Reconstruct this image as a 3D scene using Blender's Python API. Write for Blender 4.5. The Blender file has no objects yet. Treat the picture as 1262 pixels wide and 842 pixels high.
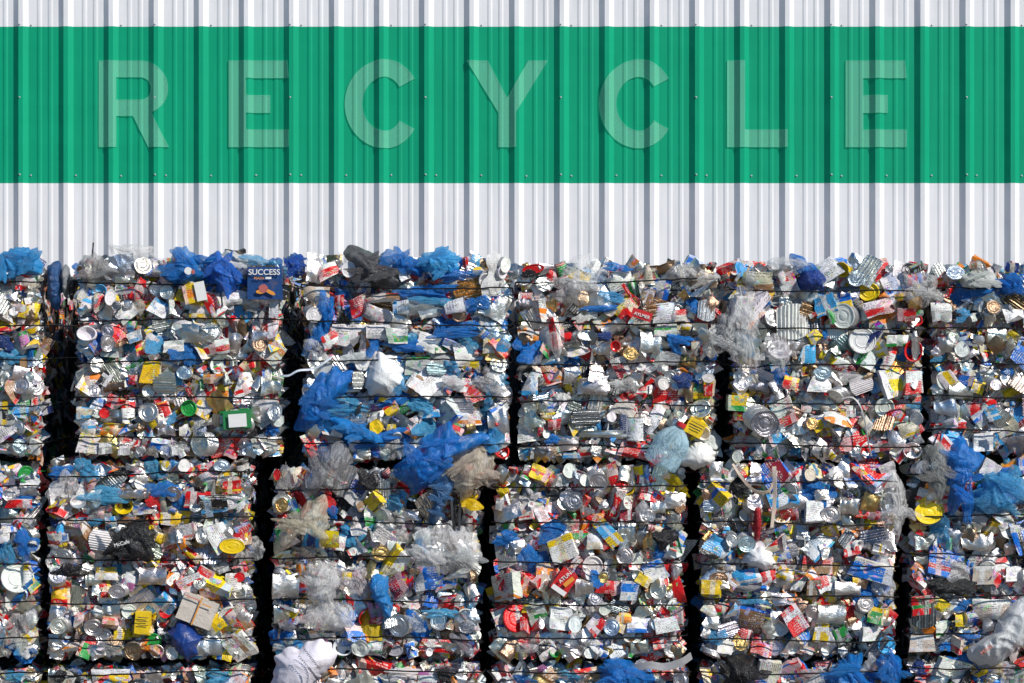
import bpy, bmesh, math, random
import numpy as np
from mathutils import Vector, Matrix

rng = np.random.default_rng(7)
rnd = random.Random(11)
SC = bpy.context.scene
COL = SC.collection
R = math.radians

# ------------------------------------------------------------------ scale
D = 15.0            # metres from the lens to the front faces of the bales
CZ = 3.0            # camera height
F = 3180.0          # focal length in photo pixels
WALL_Y = 2.47       # distance from the bale fronts back to the cladding


def X_at(px, y=0.0):
    return (px - 631.0) / F * (D + y)


def Z_at(py, y=0.0):
    return CZ + (421.0 - py) / F * (D + y)


def P_at(px, py, y=0.0):
    return Vector((X_at(px, y), y, Z_at(py, y)))


M_PX = D / F        # metres per photo pixel on the bale fronts

# ------------------------------------------------------------------ colours (real-world albedo)
PAL = {
    'w': (0.76, 0.755, 0.735), 's': (0.74, 0.75, 0.77), 'r': (0.62, 0.006, 0.008), 'y': (0.84, 0.56, 0.004),
    'g': (0.010, 0.29, 0.045), 'b': (0.002, 0.15, 0.60), 'c': (0.05, 0.36, 0.72), 'n': (0.010, 0.035, 0.18),
    'k': (0.012, 0.012, 0.014), 'o': (0.78, 0.22, 0.008), 't': (0.30, 0.17, 0.085), 'p': (0.50, 0.16, 0.38),
    'm': (0.26, 0.012, 0.025), 'l': (0.90, 0.90, 0.89), 'a': (0.33, 0.34, 0.35), 'v': (0.62, 0.56, 0.44),
}
METAL = {'s': (0.76, 0.74, 0.70), 'o': (0.66, 0.45, 0.18), 't': (0.38, 0.26, 0.17), 'c': (0.56, 0.66, 0.74),
         'a': (0.32, 0.33, 0.35)}


def jit(c, a=0.18):
    k = 1 + rnd.uniform(-a, a)
    return tuple(min(0.85, max(0.004, v * k * (1 + rnd.uniform(-0.06, 0.06)))) for v in c)


# ------------------------------------------------------------------ node helpers
class NT:
    def __init__(self, name):
        self.m = bpy.data.materials.new(name)
        self.m.use_nodes = True
        self.t = self.m.node_tree
        self.t.nodes.clear()
        self.out = self.n('ShaderNodeOutputMaterial')

    def n(self, kind, **kw):
        nd = self.t.nodes.new(kind)
        for k, v in kw.items():
            setattr(nd, k, v)
        return nd

    def link(self, a, b):
        self.t.links.new(a, b)

    def val(self, sock, v):
        if hasattr(v, 'is_linked') or isinstance(v, bpy.types.NodeSocket):
            self.link(v, sock)
        else:
            sock.default_value = v

    def math(self, op, a, b=0.0, c=0.0, clamp=False):
        nd = self.n('ShaderNodeMath', operation=op, use_clamp=clamp)
        for i, v in enumerate((a, b, c)):
            self.val(nd.inputs[i], v)
        return nd.outputs[0]

    def mix(self, f, a, b, blend='MIX'):
        nd = self.n('ShaderNodeMix', data_type='RGBA', blend_type=blend)
        self.val(nd.inputs[0], f)
        for i, v in ((6, a), (7, b)):
            if isinstance(v, tuple):
                v = (*v[:3], 1.0)
            self.val(nd.inputs[i], v)
        return nd.outputs[2]

    def noise(self, vec, scale, detail=2.0, rough=0.5, dist=0.0):
        nd = self.n('ShaderNodeTexNoise')
        if vec is not None:
            self.link(vec, nd.inputs['Vector'])
        nd.inputs['Scale'].default_value = scale
        nd.inputs['Detail'].default_value = detail
        nd.inputs['Roughness'].default_value = rough
        nd.inputs['Distortion'].default_value = dist
        return nd

    def attr(self, name, kind):
        return self.n('ShaderNodeAttribute', attribute_name=name, attribute_type=kind)

    def bump(self, h, strength, dist):
        nd = self.n('ShaderNodeBump')
        nd.inputs['Strength'].default_value = strength
        nd.inputs['Distance'].default_value = dist
        self.link(h, nd.inputs['Height'])
        return nd.outputs['Normal']

    def bsdf(self, **kw):
        nd = self.n('ShaderNodeBsdfPrincipled')
        for k, v in kw.items():
            self.val(nd.inputs[k], (*v, 1.0) if isinstance(v, tuple) and len(v) == 3 else v)
        return nd


def mat_print(name, kind):
    """printed packaging: main colour, accent panel, picture patches, lines of small print"""
    t = NT(name)
    ca = t.attr('ca', kind).outputs['Color']
    cb = t.attr('cb', kind).outputs['Color']
    sd = t.attr('sd', kind).outputs['Fac']
    uv = t.n('ShaderNodeUVMap', uv_map='UVMap').outputs['UV']
    off = t.n('ShaderNodeCombineXYZ')
    t.link(t.math('MULTIPLY', sd, 37.0), off.inputs[0])
    t.link(t.math('MULTIPLY', sd, 91.0), off.inputs[1])
    ad = t.n('ShaderNodeVectorMath', operation='ADD')
    t.link(uv, ad.inputs[0]); t.link(off.outputs[0], ad.inputs[1])
    p = ad.outputs[0]
    sx = t.n('ShaderNodeSeparateXYZ'); t.link(uv, sx.inputs[0])
    u, v = sx.outputs[0], sx.outputs[1]
    # accent band across the pack at a height that depends on the seed
    b0 = t.math('FRACT', t.math('MULTIPLY', sd, 7.31))
    dv = t.math('ABSOLUTE', t.math('SUBTRACT', v, b0))
    band = t.math('LESS_THAN', dv, t.math('MULTIPLY_ADD', t.math('FRACT', t.math('MULTIPLY', sd, 3.7)), 0.22, 0.05))
    # second panel along u
    u0 = t.math('FRACT', t.math('MULTIPLY', sd, 5.13))
    du = t.math('ABSOLUTE', t.math('SUBTRACT', u, u0))
    pan = t.math('LESS_THAN', du, 0.13)
    # picture patches
    n1 = t.noise(p, 2.6, 1.5, 0.5, 0.4)
    patch = t.math('GREATER_THAN', n1.outputs['Fac'], 0.60)
    vor = t.n('ShaderNodeTexVoronoi'); vor.inputs['Scale'].default_value = 9.0
    t.link(p, vor.inputs['Vector'])
    pic = t.mix(0.45, vor.outputs['Color'], cb)
    base = t.mix(band, ca, cb)
    base = t.mix(t.math('MULTIPLY', pan, 0.85), base, t.mix(0.65, cb, (0.75, 0.75, 0.74)))
    base = t.mix(t.math('MULTIPLY', patch, 0.75), base, pic)
    # lines of small print
    mp = t.n('ShaderNodeMapping'); mp.inputs['Scale'].default_value = (34, 11, 1)
    t.link(p, mp.inputs['Vector'])
    sn = t.n('ShaderNodeVectorMath', operation='SNAP'); sn.inputs[1].default_value = (0.5, 1, 1)
    t.link(mp.outputs[0], sn.inputs[0])
    wn = t.n('ShaderNodeTexWhiteNoise', noise_dimensions='2D'); t.link(sn.outputs[0], wn.inputs['Vector'])
    sy = t.n('ShaderNodeSeparateXYZ'); t.link(mp.outputs[0], sy.inputs[0])
    line = t.math('LESS_THAN', t.math('FRACT', sy.outputs[1]), 0.5)
    area = t.math('GREATER_THAN', t.noise(p, 1.7, 0.0).outputs['Fac'], 0.52)
    txt = t.math('MULTIPLY', t.math('MULTIPLY', t.math('GREATER_THAN', wn.outputs['Value'], 0.45), line), area)
    lum = t.n('ShaderNodeRGBToBW'); t.link(base, lum.inputs[0])
    ink = t.mix(t.math('GREATER_THAN', lum.outputs[0], 0.30), (0.75, 0.74, 0.70), (0.03, 0.03, 0.05))
    base = t.mix(t.math('MULTIPLY', txt, 0.7), base, ink)
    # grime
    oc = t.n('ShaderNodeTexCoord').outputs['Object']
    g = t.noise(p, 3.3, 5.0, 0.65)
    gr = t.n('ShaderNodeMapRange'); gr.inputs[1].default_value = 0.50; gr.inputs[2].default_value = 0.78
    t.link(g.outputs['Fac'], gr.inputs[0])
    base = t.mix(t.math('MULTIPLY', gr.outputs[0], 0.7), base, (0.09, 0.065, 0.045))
    bf = t.n('ShaderNodeNewGeometry').outputs['Backfacing']
    base = t.mix(bf, base, (0.55, 0.55, 0.55))
    nb = t.noise(p, 14.0, 3.0, 0.6, 0.6)
    pr = t.bsdf(**{'Base Color': base, 'Roughness': t.math('MULTIPLY_ADD', nb.outputs['Fac'], 0.3, 0.2),
                   'Normal': t.bump(nb.outputs['Fac'], 0.35, 0.02)})
    t.link(t.math('MULTIPLY', bf, 0.7), pr.inputs['Metallic'])
    t.link(pr.outputs[0], t.out.inputs[0])
    return t.m


def mat_plain(name, kind):
    """bare tinplate, foil, plain plastic: colour + metallic from the object"""
    t = NT(name)
    ca = t.attr('cm', kind).outputs['Color']
    met = t.attr('met', kind).outputs['Fac']
    sd = t.attr('sd', kind).outputs['Fac']
    oc = t.n('ShaderNodeUVMap', uv_map='UVMap').outputs['UV']
    off = t.n('ShaderNodeCombineXYZ')
    t.link(t.math('MULTIPLY', sd, 53.0), off.inputs[0]); t.link(t.math('MULTIPLY', sd, 17.0), off.inputs[1])
    ad = t.n('ShaderNodeVectorMath', operation='ADD'); t.link(oc, ad.inputs[0]); t.link(off.outputs[0], ad.inputs[1])
    p = ad.outputs[0]
    g = t.noise(p, 3.5, 5.0, 0.65)
    gr = t.n('ShaderNodeMapRange'); gr.inputs[1].default_value = 0.54; gr.inputs[2].default_value = 0.76
    t.link(g.outputs['Fac'], gr.inputs[0])
    base = t.mix(t.math('MULTIPLY', gr.outputs[0], 0.6), ca, (0.16, 0.10, 0.06))
    nb = t.noise(p, 11.0, 3.0, 0.6, 0.8)
    rough = t.math('ADD', t.math('MULTIPLY_ADD', nb.outputs['Fac'], 0.34, 0.20), t.math('MULTIPLY', gr.outputs[0], 0.3))
    pr = t.bsdf(**{'Base Color': base, 'Roughness': rough, 'Metallic': t.math('MULTIPLY', met, t.math('SUBTRACT', 1.0, t.math('MULTIPLY', gr.outputs[0], 0.6))),
                   'Normal': t.bump(nb.outputs['Fac'], 0.25, 0.02)})
    t.link(pr.outputs[0], t.out.inputs[0])
    return t.m


def mat_film(name):
    """thin plastic film: colour and opacity from the object, denser along the creases"""
    t = NT(name)
    ca = t.attr('ca', 'OBJECT').outputs['Color']
    al = t.attr('al', 'OBJECT').outputs['Fac']
    sd = t.attr('sd', 'OBJECT').outputs['Fac']
    uv = t.n('ShaderNodeUVMap', uv_map='UVMap').outputs['UV']
    off = t.n('ShaderNodeCombineXYZ'); t.link(t.math('MULTIPLY', sd, 31.0), off.inputs[0])
    ad = t.n('ShaderNodeVectorMath', operation='ADD'); t.link(uv, ad.inputs[0]); t.link(off.outputs[0], ad.inputs[1])
    mp = t.n('ShaderNodeMapping'); mp.inputs['Scale'].default_value = (7.0, 2.6, 1.0)
    mp.inputs['Rotation'].default_value = (0, 0, 0.6)
    t.link(ad.outputs[0], mp.inputs['Vector'])
    n1 = t.noise(mp.outputs[0], 1.2, 5.0, 0.62, 1.4)
    rid = t.math('ABSOLUTE', t.math('SUBTRACT', n1.outputs['Fac'], 0.5))
    dens = t.n('ShaderNodeMapRange'); dens.inputs[1].default_value = 0.0; dens.inputs[2].default_value = 0.09
    dens.inputs[3].default_value = 1.0; dens.inputs[4].default_value = 0.0
    t.link(rid, dens.inputs[0])
    n3 = t.noise(ad.outputs[0], 4.0, 3.0, 0.6, 0.5)
    thick = t.math('MULTIPLY_ADD', n3.outputs['Fac'], 1.3, 0.35)          # doubled-up layers are denser
    a = t.math('ADD', t.math('MULTIPLY', al, thick, clamp=True), t.math('MULTIPLY', t.math('MULTIPLY', dens.outputs[0], 0.55), t.math('SUBTRACT', 1.0, al)), clamp=True)
    n2 = t.noise(ad.outputs[0], 16.0, 4.0, 0.65, 1.0)
    nrm = t.bump(t.math('ADD', rid, t.math('MULTIPLY', n2.outputs['Fac'], 0.3)), 0.55, 0.04)
    gm = t.n('ShaderNodeGamma'); t.link(ca, gm.inputs[0]); gm.inputs[1].default_value = 0.62
    col = t.mix(t.math('MULTIPLY', t.math('SUBTRACT', 1.25, thick), 0.8, clamp=True), ca, gm.outputs[0])
    col = t.mix(t.math('MULTIPLY', dens.outputs[0], 0.25), col, gm.outputs[0])
    pr = t.bsdf(**{'Base Color': col, 'Roughness': 0.2, 'Normal': nrm, 'Specular IOR Level': 0.5})
    tl = t.n('ShaderNodeBsdfTranslucent'); t.link(gm.outputs[0], tl.inputs[0]); t.link(nrm, tl.inputs[1])
    mx = t.n('ShaderNodeMixShader'); mx.inputs[0].default_value = 0.30
    t.link(pr.outputs[0], mx.inputs[1]); t.link(tl.outputs[0], mx.inputs[2])
    tr = t.n('ShaderNodeBsdfTransparent'); t.link(t.mix(0.35, (1.0, 1.0, 1.0), gm.outputs[0]), tr.inputs[0])
    m2 = t.n('ShaderNodeMixShader'); t.link(a, m2.inputs[0])
    t.link(tr.outputs[0], m2.inputs[1]); t.link(mx.outputs[0], m2.inputs[2])
    t.link(m2.outputs[0], t.out.inputs[0])
    return t.m


def mat_cladding(name, base, streak):
    t = NT(name)
    oc = t.n('ShaderNodeTexCoord').outputs['Object']
    mp = t.n('ShaderNodeMapping'); mp.inputs['Scale'].default_value = (5.0, 1.0, 0.5)
    t.link(oc, mp.inputs['Vector'])
    n1 = t.noise(mp.outputs[0], 2.0, 6.0, 0.6)
    n2 = t.noise(oc, 26.0, 4.0, 0.7)
    spots = t.n('ShaderNodeMapRange'); spots.inputs[1].default_value = 0.66; spots.inputs[2].default_value = 0.78
    t.link(n2.outputs['Fac'], spots.inputs[0])
    m1 = t.n('ShaderNodeMapRange'); m1.inputs[1].default_value = 0.4; m1.inputs[2].default_value = 0.75
    t.link(n1.outputs['Fac'], m1.inputs[0])
    c = t.mix(t.math('MULTIPLY', m1.outputs[0], 0.5), base, streak)
    c = t.mix(t.math('MULTIPLY', spots.outputs[0], 0.25), c, streak)
    n3 = t.noise(oc, 3.0, 2.0)
    pr = t.bsdf(**{'Base Color': c, 'Roughness': 0.6, 'Specular IOR Level': 0.12, 'Normal': t.bump(n3.outputs['Fac'], 0.22, 0.03)})
    t.link(pr.outputs[0], t.out.inputs[0])
    return t.m


def mat_simple(name, col, rough=0.5, metallic=0.0, nscale=20.0, var=0.25):
    t = NT(name)
    oc = t.n('ShaderNodeTexCoord').outputs['Object']
    n1 = t.noise(oc, nscale, 5.0, 0.6)
    c = t.mix(t.math('MULTIPLY', n1.outputs['Fac'], var * 2), col, tuple(v * 0.45 for v in col))
    pr = t.bsdf(**{'Base Color': c, 'Roughness': rough, 'Metallic': metallic,
                   'Normal': t.bump(n1.outputs['Fac'], 0.2, 0.01)})
    t.link(pr.outputs[0], t.out.inputs[0])
    return t.m


def mat_letter(name, alpha):
    t = NT(name)
    d = t.bsdf(**{'Base Color': (0.36, 0.88, 0.68), 'Roughness': 0.6, 'Specular IOR Level': 0.2})
    tr = t.n('ShaderNodeBsdfTransparent')
    m = t.n('ShaderNodeMixShader'); m.inputs[0].default_value = alpha
    t.link(tr.outputs[0], m.inputs[1]); t.link(d.outputs[0], m.inputs[2])
    t.link(m.outputs[0], t.out.inputs[0])
    return t.m


MP = mat_print('printed packaging', 'OBJECT')
MM = mat_plain('bare tinplate and plastic', 'OBJECT')
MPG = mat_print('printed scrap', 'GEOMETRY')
MF = mat_film('plastic film')
MWIRE = mat_simple('black baling wire', (0.012, 0.012, 0.013), 0.45, 0.6, 40)
MCORE = mat_simple('shade-dark compacted scrap', (0.035, 0.032, 0.032), 0.8, 0.0, 14)  # near-black colour puts deep shade into the crevices between packs
MWHITE = mat_cladding('white painted cladding', (0.74, 0.75, 0.77), (0.52, 0.54, 0.56))
MGREEN = mat_cladding('green painted cladding', (0.003, 0.32, 0.168), (0.005, 0.22, 0.12))
MSCREW = mat_simple('zinc screw', (0.60, 0.61, 0.62), 0.45, 0.3, 60)
MTRIM = mat_simple('white trim', (0.72, 0.73, 0.75), 0.45, 0.0, 5, 0.08)
MROOF = mat_simple('grey roof sheet', (0.32, 0.33, 0.34), 0.5, 0.2, 5, 0.15)
MLET = mat_letter('frosted letter face', 0.24)
MLED = mat_letter('frosted letter edge', 0.42)  # denser rim, added to throw the caption's drop shadow
MINKW = mat_simple('white print', (0.78, 0.78, 0.76), 0.5, 0, 30, 0.08)
MINKK = mat_simple('black ink', (0.02, 0.02, 0.035), 0.5, 0, 30, 0.08)
MINKO = mat_simple('orange print', (0.72, 0.30, 0.04), 0.5, 0, 30, 0.1)
MINKP = mat_simple('pink print', (0.50, 0.14, 0.12), 0.5, 0, 60, 0.3)
MINKB = mat_simple('blue print', (0.01, 0.16, 0.55), 0.5, 0, 30, 0.1)
MINKC = mat_simple('salmon stripe print', (0.62, 0.22, 0.17), 0.5, 0, 30, 0.1)


# ------------------------------------------------------------------ mesh helpers
def unit(v):
    return v / (np.linalg.norm(v, axis=-1, keepdims=True) + 1e-9)


def crumple(V, amp, n=7, g=rng, aniso=(1, 1, 1), freq=1.0):
    """sharp creases: sum of |plane distances|, each applied to the already bent sheet"""
    V = V.copy()
    for i in range(n):
        d = unit(g.normal(size=3) * np.array(aniso))
        c = V[g.integers(len(V))]
        s = np.abs((V - c) @ d)
        period = g.uniform(0.28, 0.7) / freq
        s = np.abs((s / period + 0.5) % 1.0 - 0.5) * period        # zig-zag folds
        w = unit(g.normal(size=3))
        V += (s - s.mean())[:, None] * w * (amp * 4.2 / math.sqrt(n))
    return V


def fold(V, g, theta=None, off=None):
    a = g.uniform(0, 2 * math.pi)
    n = np.array([math.cos(a), 0, math.sin(a)])
    o = g.uniform(0.18, 0.38) if off is None else off
    th = g.uniform(0.8, 2.7) if theta is None else theta
    s = V @ n - o
    k = s > 0
    V = V.copy()
    V[k] += n * (s[k] * (math.cos(th) - 1))[:, None]
    V[k, 1] -= s[k] * math.sin(th)
    return V


def grid_idx(nu, nv, wrap=False):
    f = []
    for j in range(nv - 1):
        for i in range(nu if wrap else nu - 1):
            i2 = (i + 1) % nu
            f.append((j * nu + i, j * nu + i2, (j + 1) * nu + i2, (j + 1) * nu + i))
    return f


def make_mesh(name, V, Fc, UV=None, mats=(), midx=None, smooth=True, angle=None):
    me = bpy.data.meshes.new(name)
    me.from_pydata([tuple(v) for v in V], [], Fc)
    for m in mats:
        me.materials.append(m)
    if UV is not None:
        lay = me.uv_layers.new(name='UVMap')
        li = np.empty(len(me.loops), dtype=np.int32)
        me.loops.foreach_get('vertex_index', li)
        lay.data.foreach_set('uv', np.asarray(UV, dtype=np.float32)[li].ravel())
    if midx is not None:
        me.polygons.foreach_set('material_index', np.asarray(midx, dtype=np.int32))
    me.polygons.foreach_set('use_smooth', np.full(len(me.polygons), smooth))
    if smooth and angle:
        me.set_sharp_from_angle(angle=R(angle))
    me.update()
    return me


def lathe(profile, n, axis='Y'):
    """profile: list of (along, radius). returns V, F, UV, ring index of every face"""
    th = np.linspace(0, 2 * math.pi, n, endpoint=False)
    V, UV = [], []
    L = len(profile)
    for j, (a, r) in enumerate(profile):
        for t in th:
            x, z = r * math.cos(t), r * math.sin(t)
            V.append((x, a, z) if axis == 'Y' else (a, x, z))
            UV.append((t / (2 * math.pi) * 2.0, j / (L - 1)))
    Fc = grid_idx(n, L, True)
    ring = [j for j in range(L - 1) for _ in range(n)]
    return np.array(V, float), Fc, np.array(UV, float), ring


def can_end_mesh(g):
    n = 26
    prof = [(-.47, 0.001), (-.47, .16), (-.455, .19), (-.47, .22), (-.47, .30), (-.452, .325), (-.47, .35),
            (-.455, .385), (-.47, .42), (-.465, .445), (-.50, .465), (-.50, .497), (-.475, .50), (-.46, .485)]
    k0 = len(prof) - 1
    L = g.uniform(0.3, 0.8)
    for i in range(9):
        a = -.44 + L * (i + 1) / 10
        prof.append((a, .485 if i % 2 else (.478 if i not in (3, 4, 5) else .465)))
    prof += [(-.44 + L, .497), (-.43 + L, .40), (-.44 + L, 0.001)]
    V, Fc, UV, ring = lathe(prof, n)
    mi = [0 if (r < k0 or r >= k0 + 10) else 1 for r in ring]
    end = np.array(V)
    V = crumple(V, g.uniform(0.015, 0.13), 7, g)
    V[:, 0] *= g.uniform(0.88, 1.0)
    V[:, 0] += V[:, 1] * g.uniform(-.5, .5)
    V[:, 2] += V[:, 1] * g.uniform(-.5, .5)
    r = np.hypot(end[:, 0], end[:, 2])
    front = end[:, 1] <= -.45
    UV[front, 0] = end[front, 0] + .5; UV[front, 1] = end[front, 2] + .5
    return make_mesh('tin_can', V, Fc, UV, (MM, MP), mi, True, 32)


def can_side_mesh(g, bare):
    n, m = 22, 15
    prof = [(-.5, .001), (-.485, .30), (-.5, .35), (-.5, .372), (-.47, .36)]
    for i in range(m):
        prof.append((-.45 + .9 * i / (m - 1), .352 - (.012 if (i % 2 and 3 < i < 11) else 0)))
    prof += [(.47, .36), (.5, .372), (.5, .35), (.485, .30), (.5, .001)]
    V, Fc, UV, ring = lathe(prof, n, 'X')
    mi = [0 if (r < 4 or r >= len(prof) - 5 or bare) else 1 for r in ring]
    V[:, 1] *= g.uniform(0.35, 0.75)
    V = crumple(V, g.uniform(0.05, 0.11) if not bare else g.uniform(0.10, 0.2), 8, g)
    if g.random() < .5:
        V[:, 2] *= 1 + V[:, 0] * g.uniform(-.7, .7)
    ext = np.abs(V).max(0)
    V[:, 0] *= .5 / ext[0]; V[:, 2] *= .5 / ext[2]
    return make_mesh('crushed_can' if bare else 'tin_can', V, Fc, UV, (MM, MP), mi, True, 28)


def foil_mesh(g):
    n = 15
    u = np.linspace(-.5, .5, n)
    U, W = np.meshgrid(u, u)
    V = np.stack([U.ravel(), np.zeros(n * n), W.ravel()], 1)
    UV = V[:, [0, 2]] + .5
    V[:, 1] -= .22 * np.cos(V[:, 0] * 3) * np.cos(V[:, 2] * 2.6)
    V = crumple(V, g.uniform(0.10, 0.19), 10, g, freq=1.4)
    if g.random() < .6:
        V = fold(V, g)
    return make_mesh('crushed_can', V, grid_idx(n, n), UV, (MM, MP), None, True, 18)


def wrapper_mesh(g, folds):
    n = 15
    u = np.linspace(-.5, .5, n)
    U, W = np.meshgrid(u, u)
    V = np.stack([U.ravel(), np.zeros(n * n), W.ravel()], 1)
    UV = V[:, [0, 2]] + .5
    # ragged outline and a pillow-like belly
    e = crumple(V * 1.0, 0.05, 5, g)
    V[:, 0] = e[:, 0] * (1 + .22 * g.uniform(-1, 1) * V[:, 2]); V[:, 2] = e[:, 2]
    V[:, 1] -= g.uniform(.05, .22) * (1 - (2 * U.ravel()) ** 2) * (1 - (2 * W.ravel()) ** 2)
    V = crumple(V, g.uniform(0.05, 0.12), 9, g, freq=1.5)
    for _ in range(folds):
        V = fold(V, g)
    return make_mesh('wrapper', V, grid_idx(n, n), UV, (MP,), None, True, 22)


def carton_mesh(g, amp):
    bm = bmesh.new()
    bmesh.ops.create_cube(bm, size=1.0)
    bmesh.ops.subdivide_edges(bm, edges=bm.edges[:], cuts=6, use_grid_fill=True)
    V = np.array([v.co[:] for v in bm.verts])
    Fc = [tuple(v.index for v in f.verts) for f in bm.faces]
    bm.free()
    V = V * np.array([1, g.uniform(.25, .5), 1])
    UV = V[:, [0, 2]] + .5 + V[:, [1]] * .6
    V[:, 0] *= 1 + V[:, 2] * g.uniform(-.25, .25)
    V[:, 2] += V[:, 0] * g.uniform(-.15, .15)
    V = crumple(V, amp, 6, g)
    return make_mesh('carton', V, Fc, UV, (MP,), None, True, 30)


def lid_mesh(g):
    prof = [(-.03, .001), (-.03, .22), (-.05, .25), (-.03, .28), (-.03, .36), (-.055, .40), (-.055, .44), (-.09, .47), (-.08, .498),
            (.06, .50), (.09, .47), (.06, .42), (.03, .001)]
    V, Fc, UV, ring = lathe(prof, 30)
    UV = V[:, [0, 2]] + .5
    V = crumple(V, g.uniform(0.0, .03), 4, g)
    return make_mesh('jar_lid', V, Fc, UV, (MM,), None, True, 30)


def tub_mesh(g):
    """open tub seen from the mouth: rim, tapering inside wall, floor"""
    prof = [(.25, .001), (.25, .28), (.23, .33), (-.02, .40), (-.08, .43), (-.10, .47), (-.08, .5), (-.03, .5), (-.02, .46), (.30, .36), (.32, .001)]
    V, Fc, UV, ring = lathe(prof, 26)
    UV = V[:, [0, 2]] + .5
    V[:, 0] += V[:, 1] * g.uniform(-.5, .5); V[:, 2] += V[:, 1] * g.uniform(-.5, .5)
    V = crumple(V, g.uniform(0.01, .06), 5, g)
    return make_mesh('plastic_tub', V, Fc, UV, (MM,), None, True, 35)


def bottle_mesh(g):
    prof = [(-.5, .001), (-.49, .16), (-.46, .20), (-.3, .205), (-.27, .19), (-.24, .205), (-.1, .205), (-.07, .19), (-.04, .205), (.1, .205),
            (.2, .18), (.32, .10), (.36, .07), (.44, .065)]
    V, Fc, UV, ring = lathe(prof, 20, 'X')
    V[:, 1] *= .7; V[:, 2] *= 1.25
    V = crumple(V, g.uniform(.05, .10), 7, g)
    return make_mesh('plastic_bottle', V, Fc, UV, (MF,), None, True, 40)


def cap_mesh():
    prof = [(.40, .001), (.40, .085), (.44, .09), (.49, .085), (.50, .06), (.5, .001)]
    V, Fc, UV, ring = lathe(prof, 16, 'X')
    return make_mesh('bottle_cap', V, Fc, UV, (MM,), None, True, 35)


def ribbed_mesh(g):
    """flattened can wall with parallel beads"""
    nu, nv = 10, 41
    U, W = np.meshgrid(np.linspace(-.5, .5, nu), np.linspace(-.5, .5, nv))
    V = np.stack([U.ravel(), np.zeros(nu * nv), W.ravel()], 1)
    UV = V[:, [0, 2]] + .5
    V[:, 1] = .03 * np.cos(W.ravel() * 2 * math.pi * 9) - .16 * (1 - (2 * W.ravel()) ** 2)
    V[:, 0] *= 1 - .55 * np.abs(W.ravel()) ** 2 * 2
    V = crumple(V, g.uniform(.02, .05), 4, g)
    return make_mesh('flattened_can', V, grid_idx(nu, nv), UV, (MM,), None, True, 50)


def radial(out, rings, seg):
    """disc grid mapped onto a star-shaped outline given as radius per angle"""
    V, UV = [], []
    for j in range(rings):
        r = (j / (rings - 1))
        for i in range(seg):
            a = 2 * math.pi * i / seg
            V.append((out[i] * r * math.cos(a), r, out[i] * r * math.sin(a)))
            UV.append((.5 + .5 * r * math.cos(a), .5 + .5 * r * math.sin(a)))
    return np.array(V), np.array(UV), grid_idx(seg, rings, True)


def pulled(V, g, size, k=1.0):
    """height of pulled film: folds that fan out from pinched points near the edge, plus warped creases"""
    x, z = V[:, 0] / size, V[:, 2] / size
    wx = .10 * np.sin(5 * z + g.uniform(0, 6)) + .06 * np.sin(9 * x + g.uniform(0, 6))
    wz = .10 * np.sin(6 * x + g.uniform(0, 6)) + .06 * np.sin(11 * z + g.uniform(0, 6))
    h = np.zeros(len(V))
    for _ in range(3):
        a = g.uniform(0, 6.283); d = g.uniform(.45, .8)
        ax, az = d * math.cos(a), d * math.sin(a)
        th = np.arctan2(z + wz * .4 - az, x + wx * .4 - ax)
        rr = np.hypot(x - ax, z - az)
        n1, n2 = g.integers(4, 9), g.integers(11, 19)
        h += (1 - np.abs(np.sin(n1 * th + g.uniform(0, 6)))) * .5 * np.minimum(rr, .7) + (1 - np.abs(np.sin(n2 * th + g.uniform(0, 6)))) * .2 * np.minimum(rr, .6)
    for _ in range(4):
        d = unit(g.normal(size=2)); f = g.uniform(4, 12)
        h += (1 - np.abs(np.sin(f * (d[0] * (x + wx) + d[1] * (z + wz)) + g.uniform(0, 6)))) * 1.4 / f
    return (h - h.mean()) * size * .085 * k


def film_mesh(g):
    seg, rings = 48, 16
    a = np.linspace(0, 2 * math.pi, seg, endpoint=False)
    out = np.full(seg, .42)
    for k in (2, 3, 4, 5, 7, 9, 13):
        out += g.uniform(-.3, .3) / k ** .7 * np.cos(k * a + g.uniform(0, 6.3)) * .6
    out = np.clip(out, .12, .62)
    V, UV, Fc = radial(out, rings, seg)
    r = V[:, 1].copy()
    V[:, 1] = -.06 * (1 - r ** 2) + .07 * r ** 3 - pulled(V, g, 1.0, 1.25)
    V = crumple(V, g.uniform(.035, .07), 8, g, freq=1.3)
    V = crumple(V, .03, 6, g, freq=3.2)
    return make_mesh('plastic_film', V, Fc, UV, (MF,), None, True, 70)


def G(k):
    return np.random.default_rng(1000 + k)


LIB = {
    'E': [can_end_mesh(G(i)) for i in range(16)],
    'S': [can_side_mesh(G(40 + i), False) for i in range(16)],
    'M': [can_side_mesh(G(80 + i), True) for i in range(14)] + [foil_mesh(G(120 + i)) for i in range(6)],
    'Z': [foil_mesh(G(120 + i)) for i in range(18)],
    'W': [wrapper_mesh(G(160 + i), i % 3) for i in range(24)],
    'K': [carton_mesh(G(200 + i), 0.02 + 0.09 * (i / 15)) for i in range(16)],
    'L': [lid_mesh(G(240 + i)) for i in range(8)],
    'T': [tub_mesh(G(260 + i)) for i in range(10)],
    'B': [bottle_mesh(G(280 + i)) for i in range(8)],
    'R': [ribbed_mesh(G(300 + i)) for i in range(8)],
    'F': [film_mesh(G(320 + i)) for i in range(18)],
}
CAP = cap_mesh()
NAME = {'E': 'tin_can', 'S': 'tin_can', 'M': 'crushed_can', 'W': 'wrapper', 'K': 'carton', 'L': 'jar_lid', 'T': 'plastic_tub',
        'B': 'plastic_bottle', 'R': 'flattened_can', 'F': 'plastic_film', 'Z': 'crumpled_foil'}
ALPHA = {'l': .22, 'c': .55, 'b': .74, 'w': .93, 'k': 1.0, 'n': 1.0, 'a': .45, 't': .6, 'v': .36, 'p': .8, 'r': .95, 'g': .9, 'y': .95}


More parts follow.
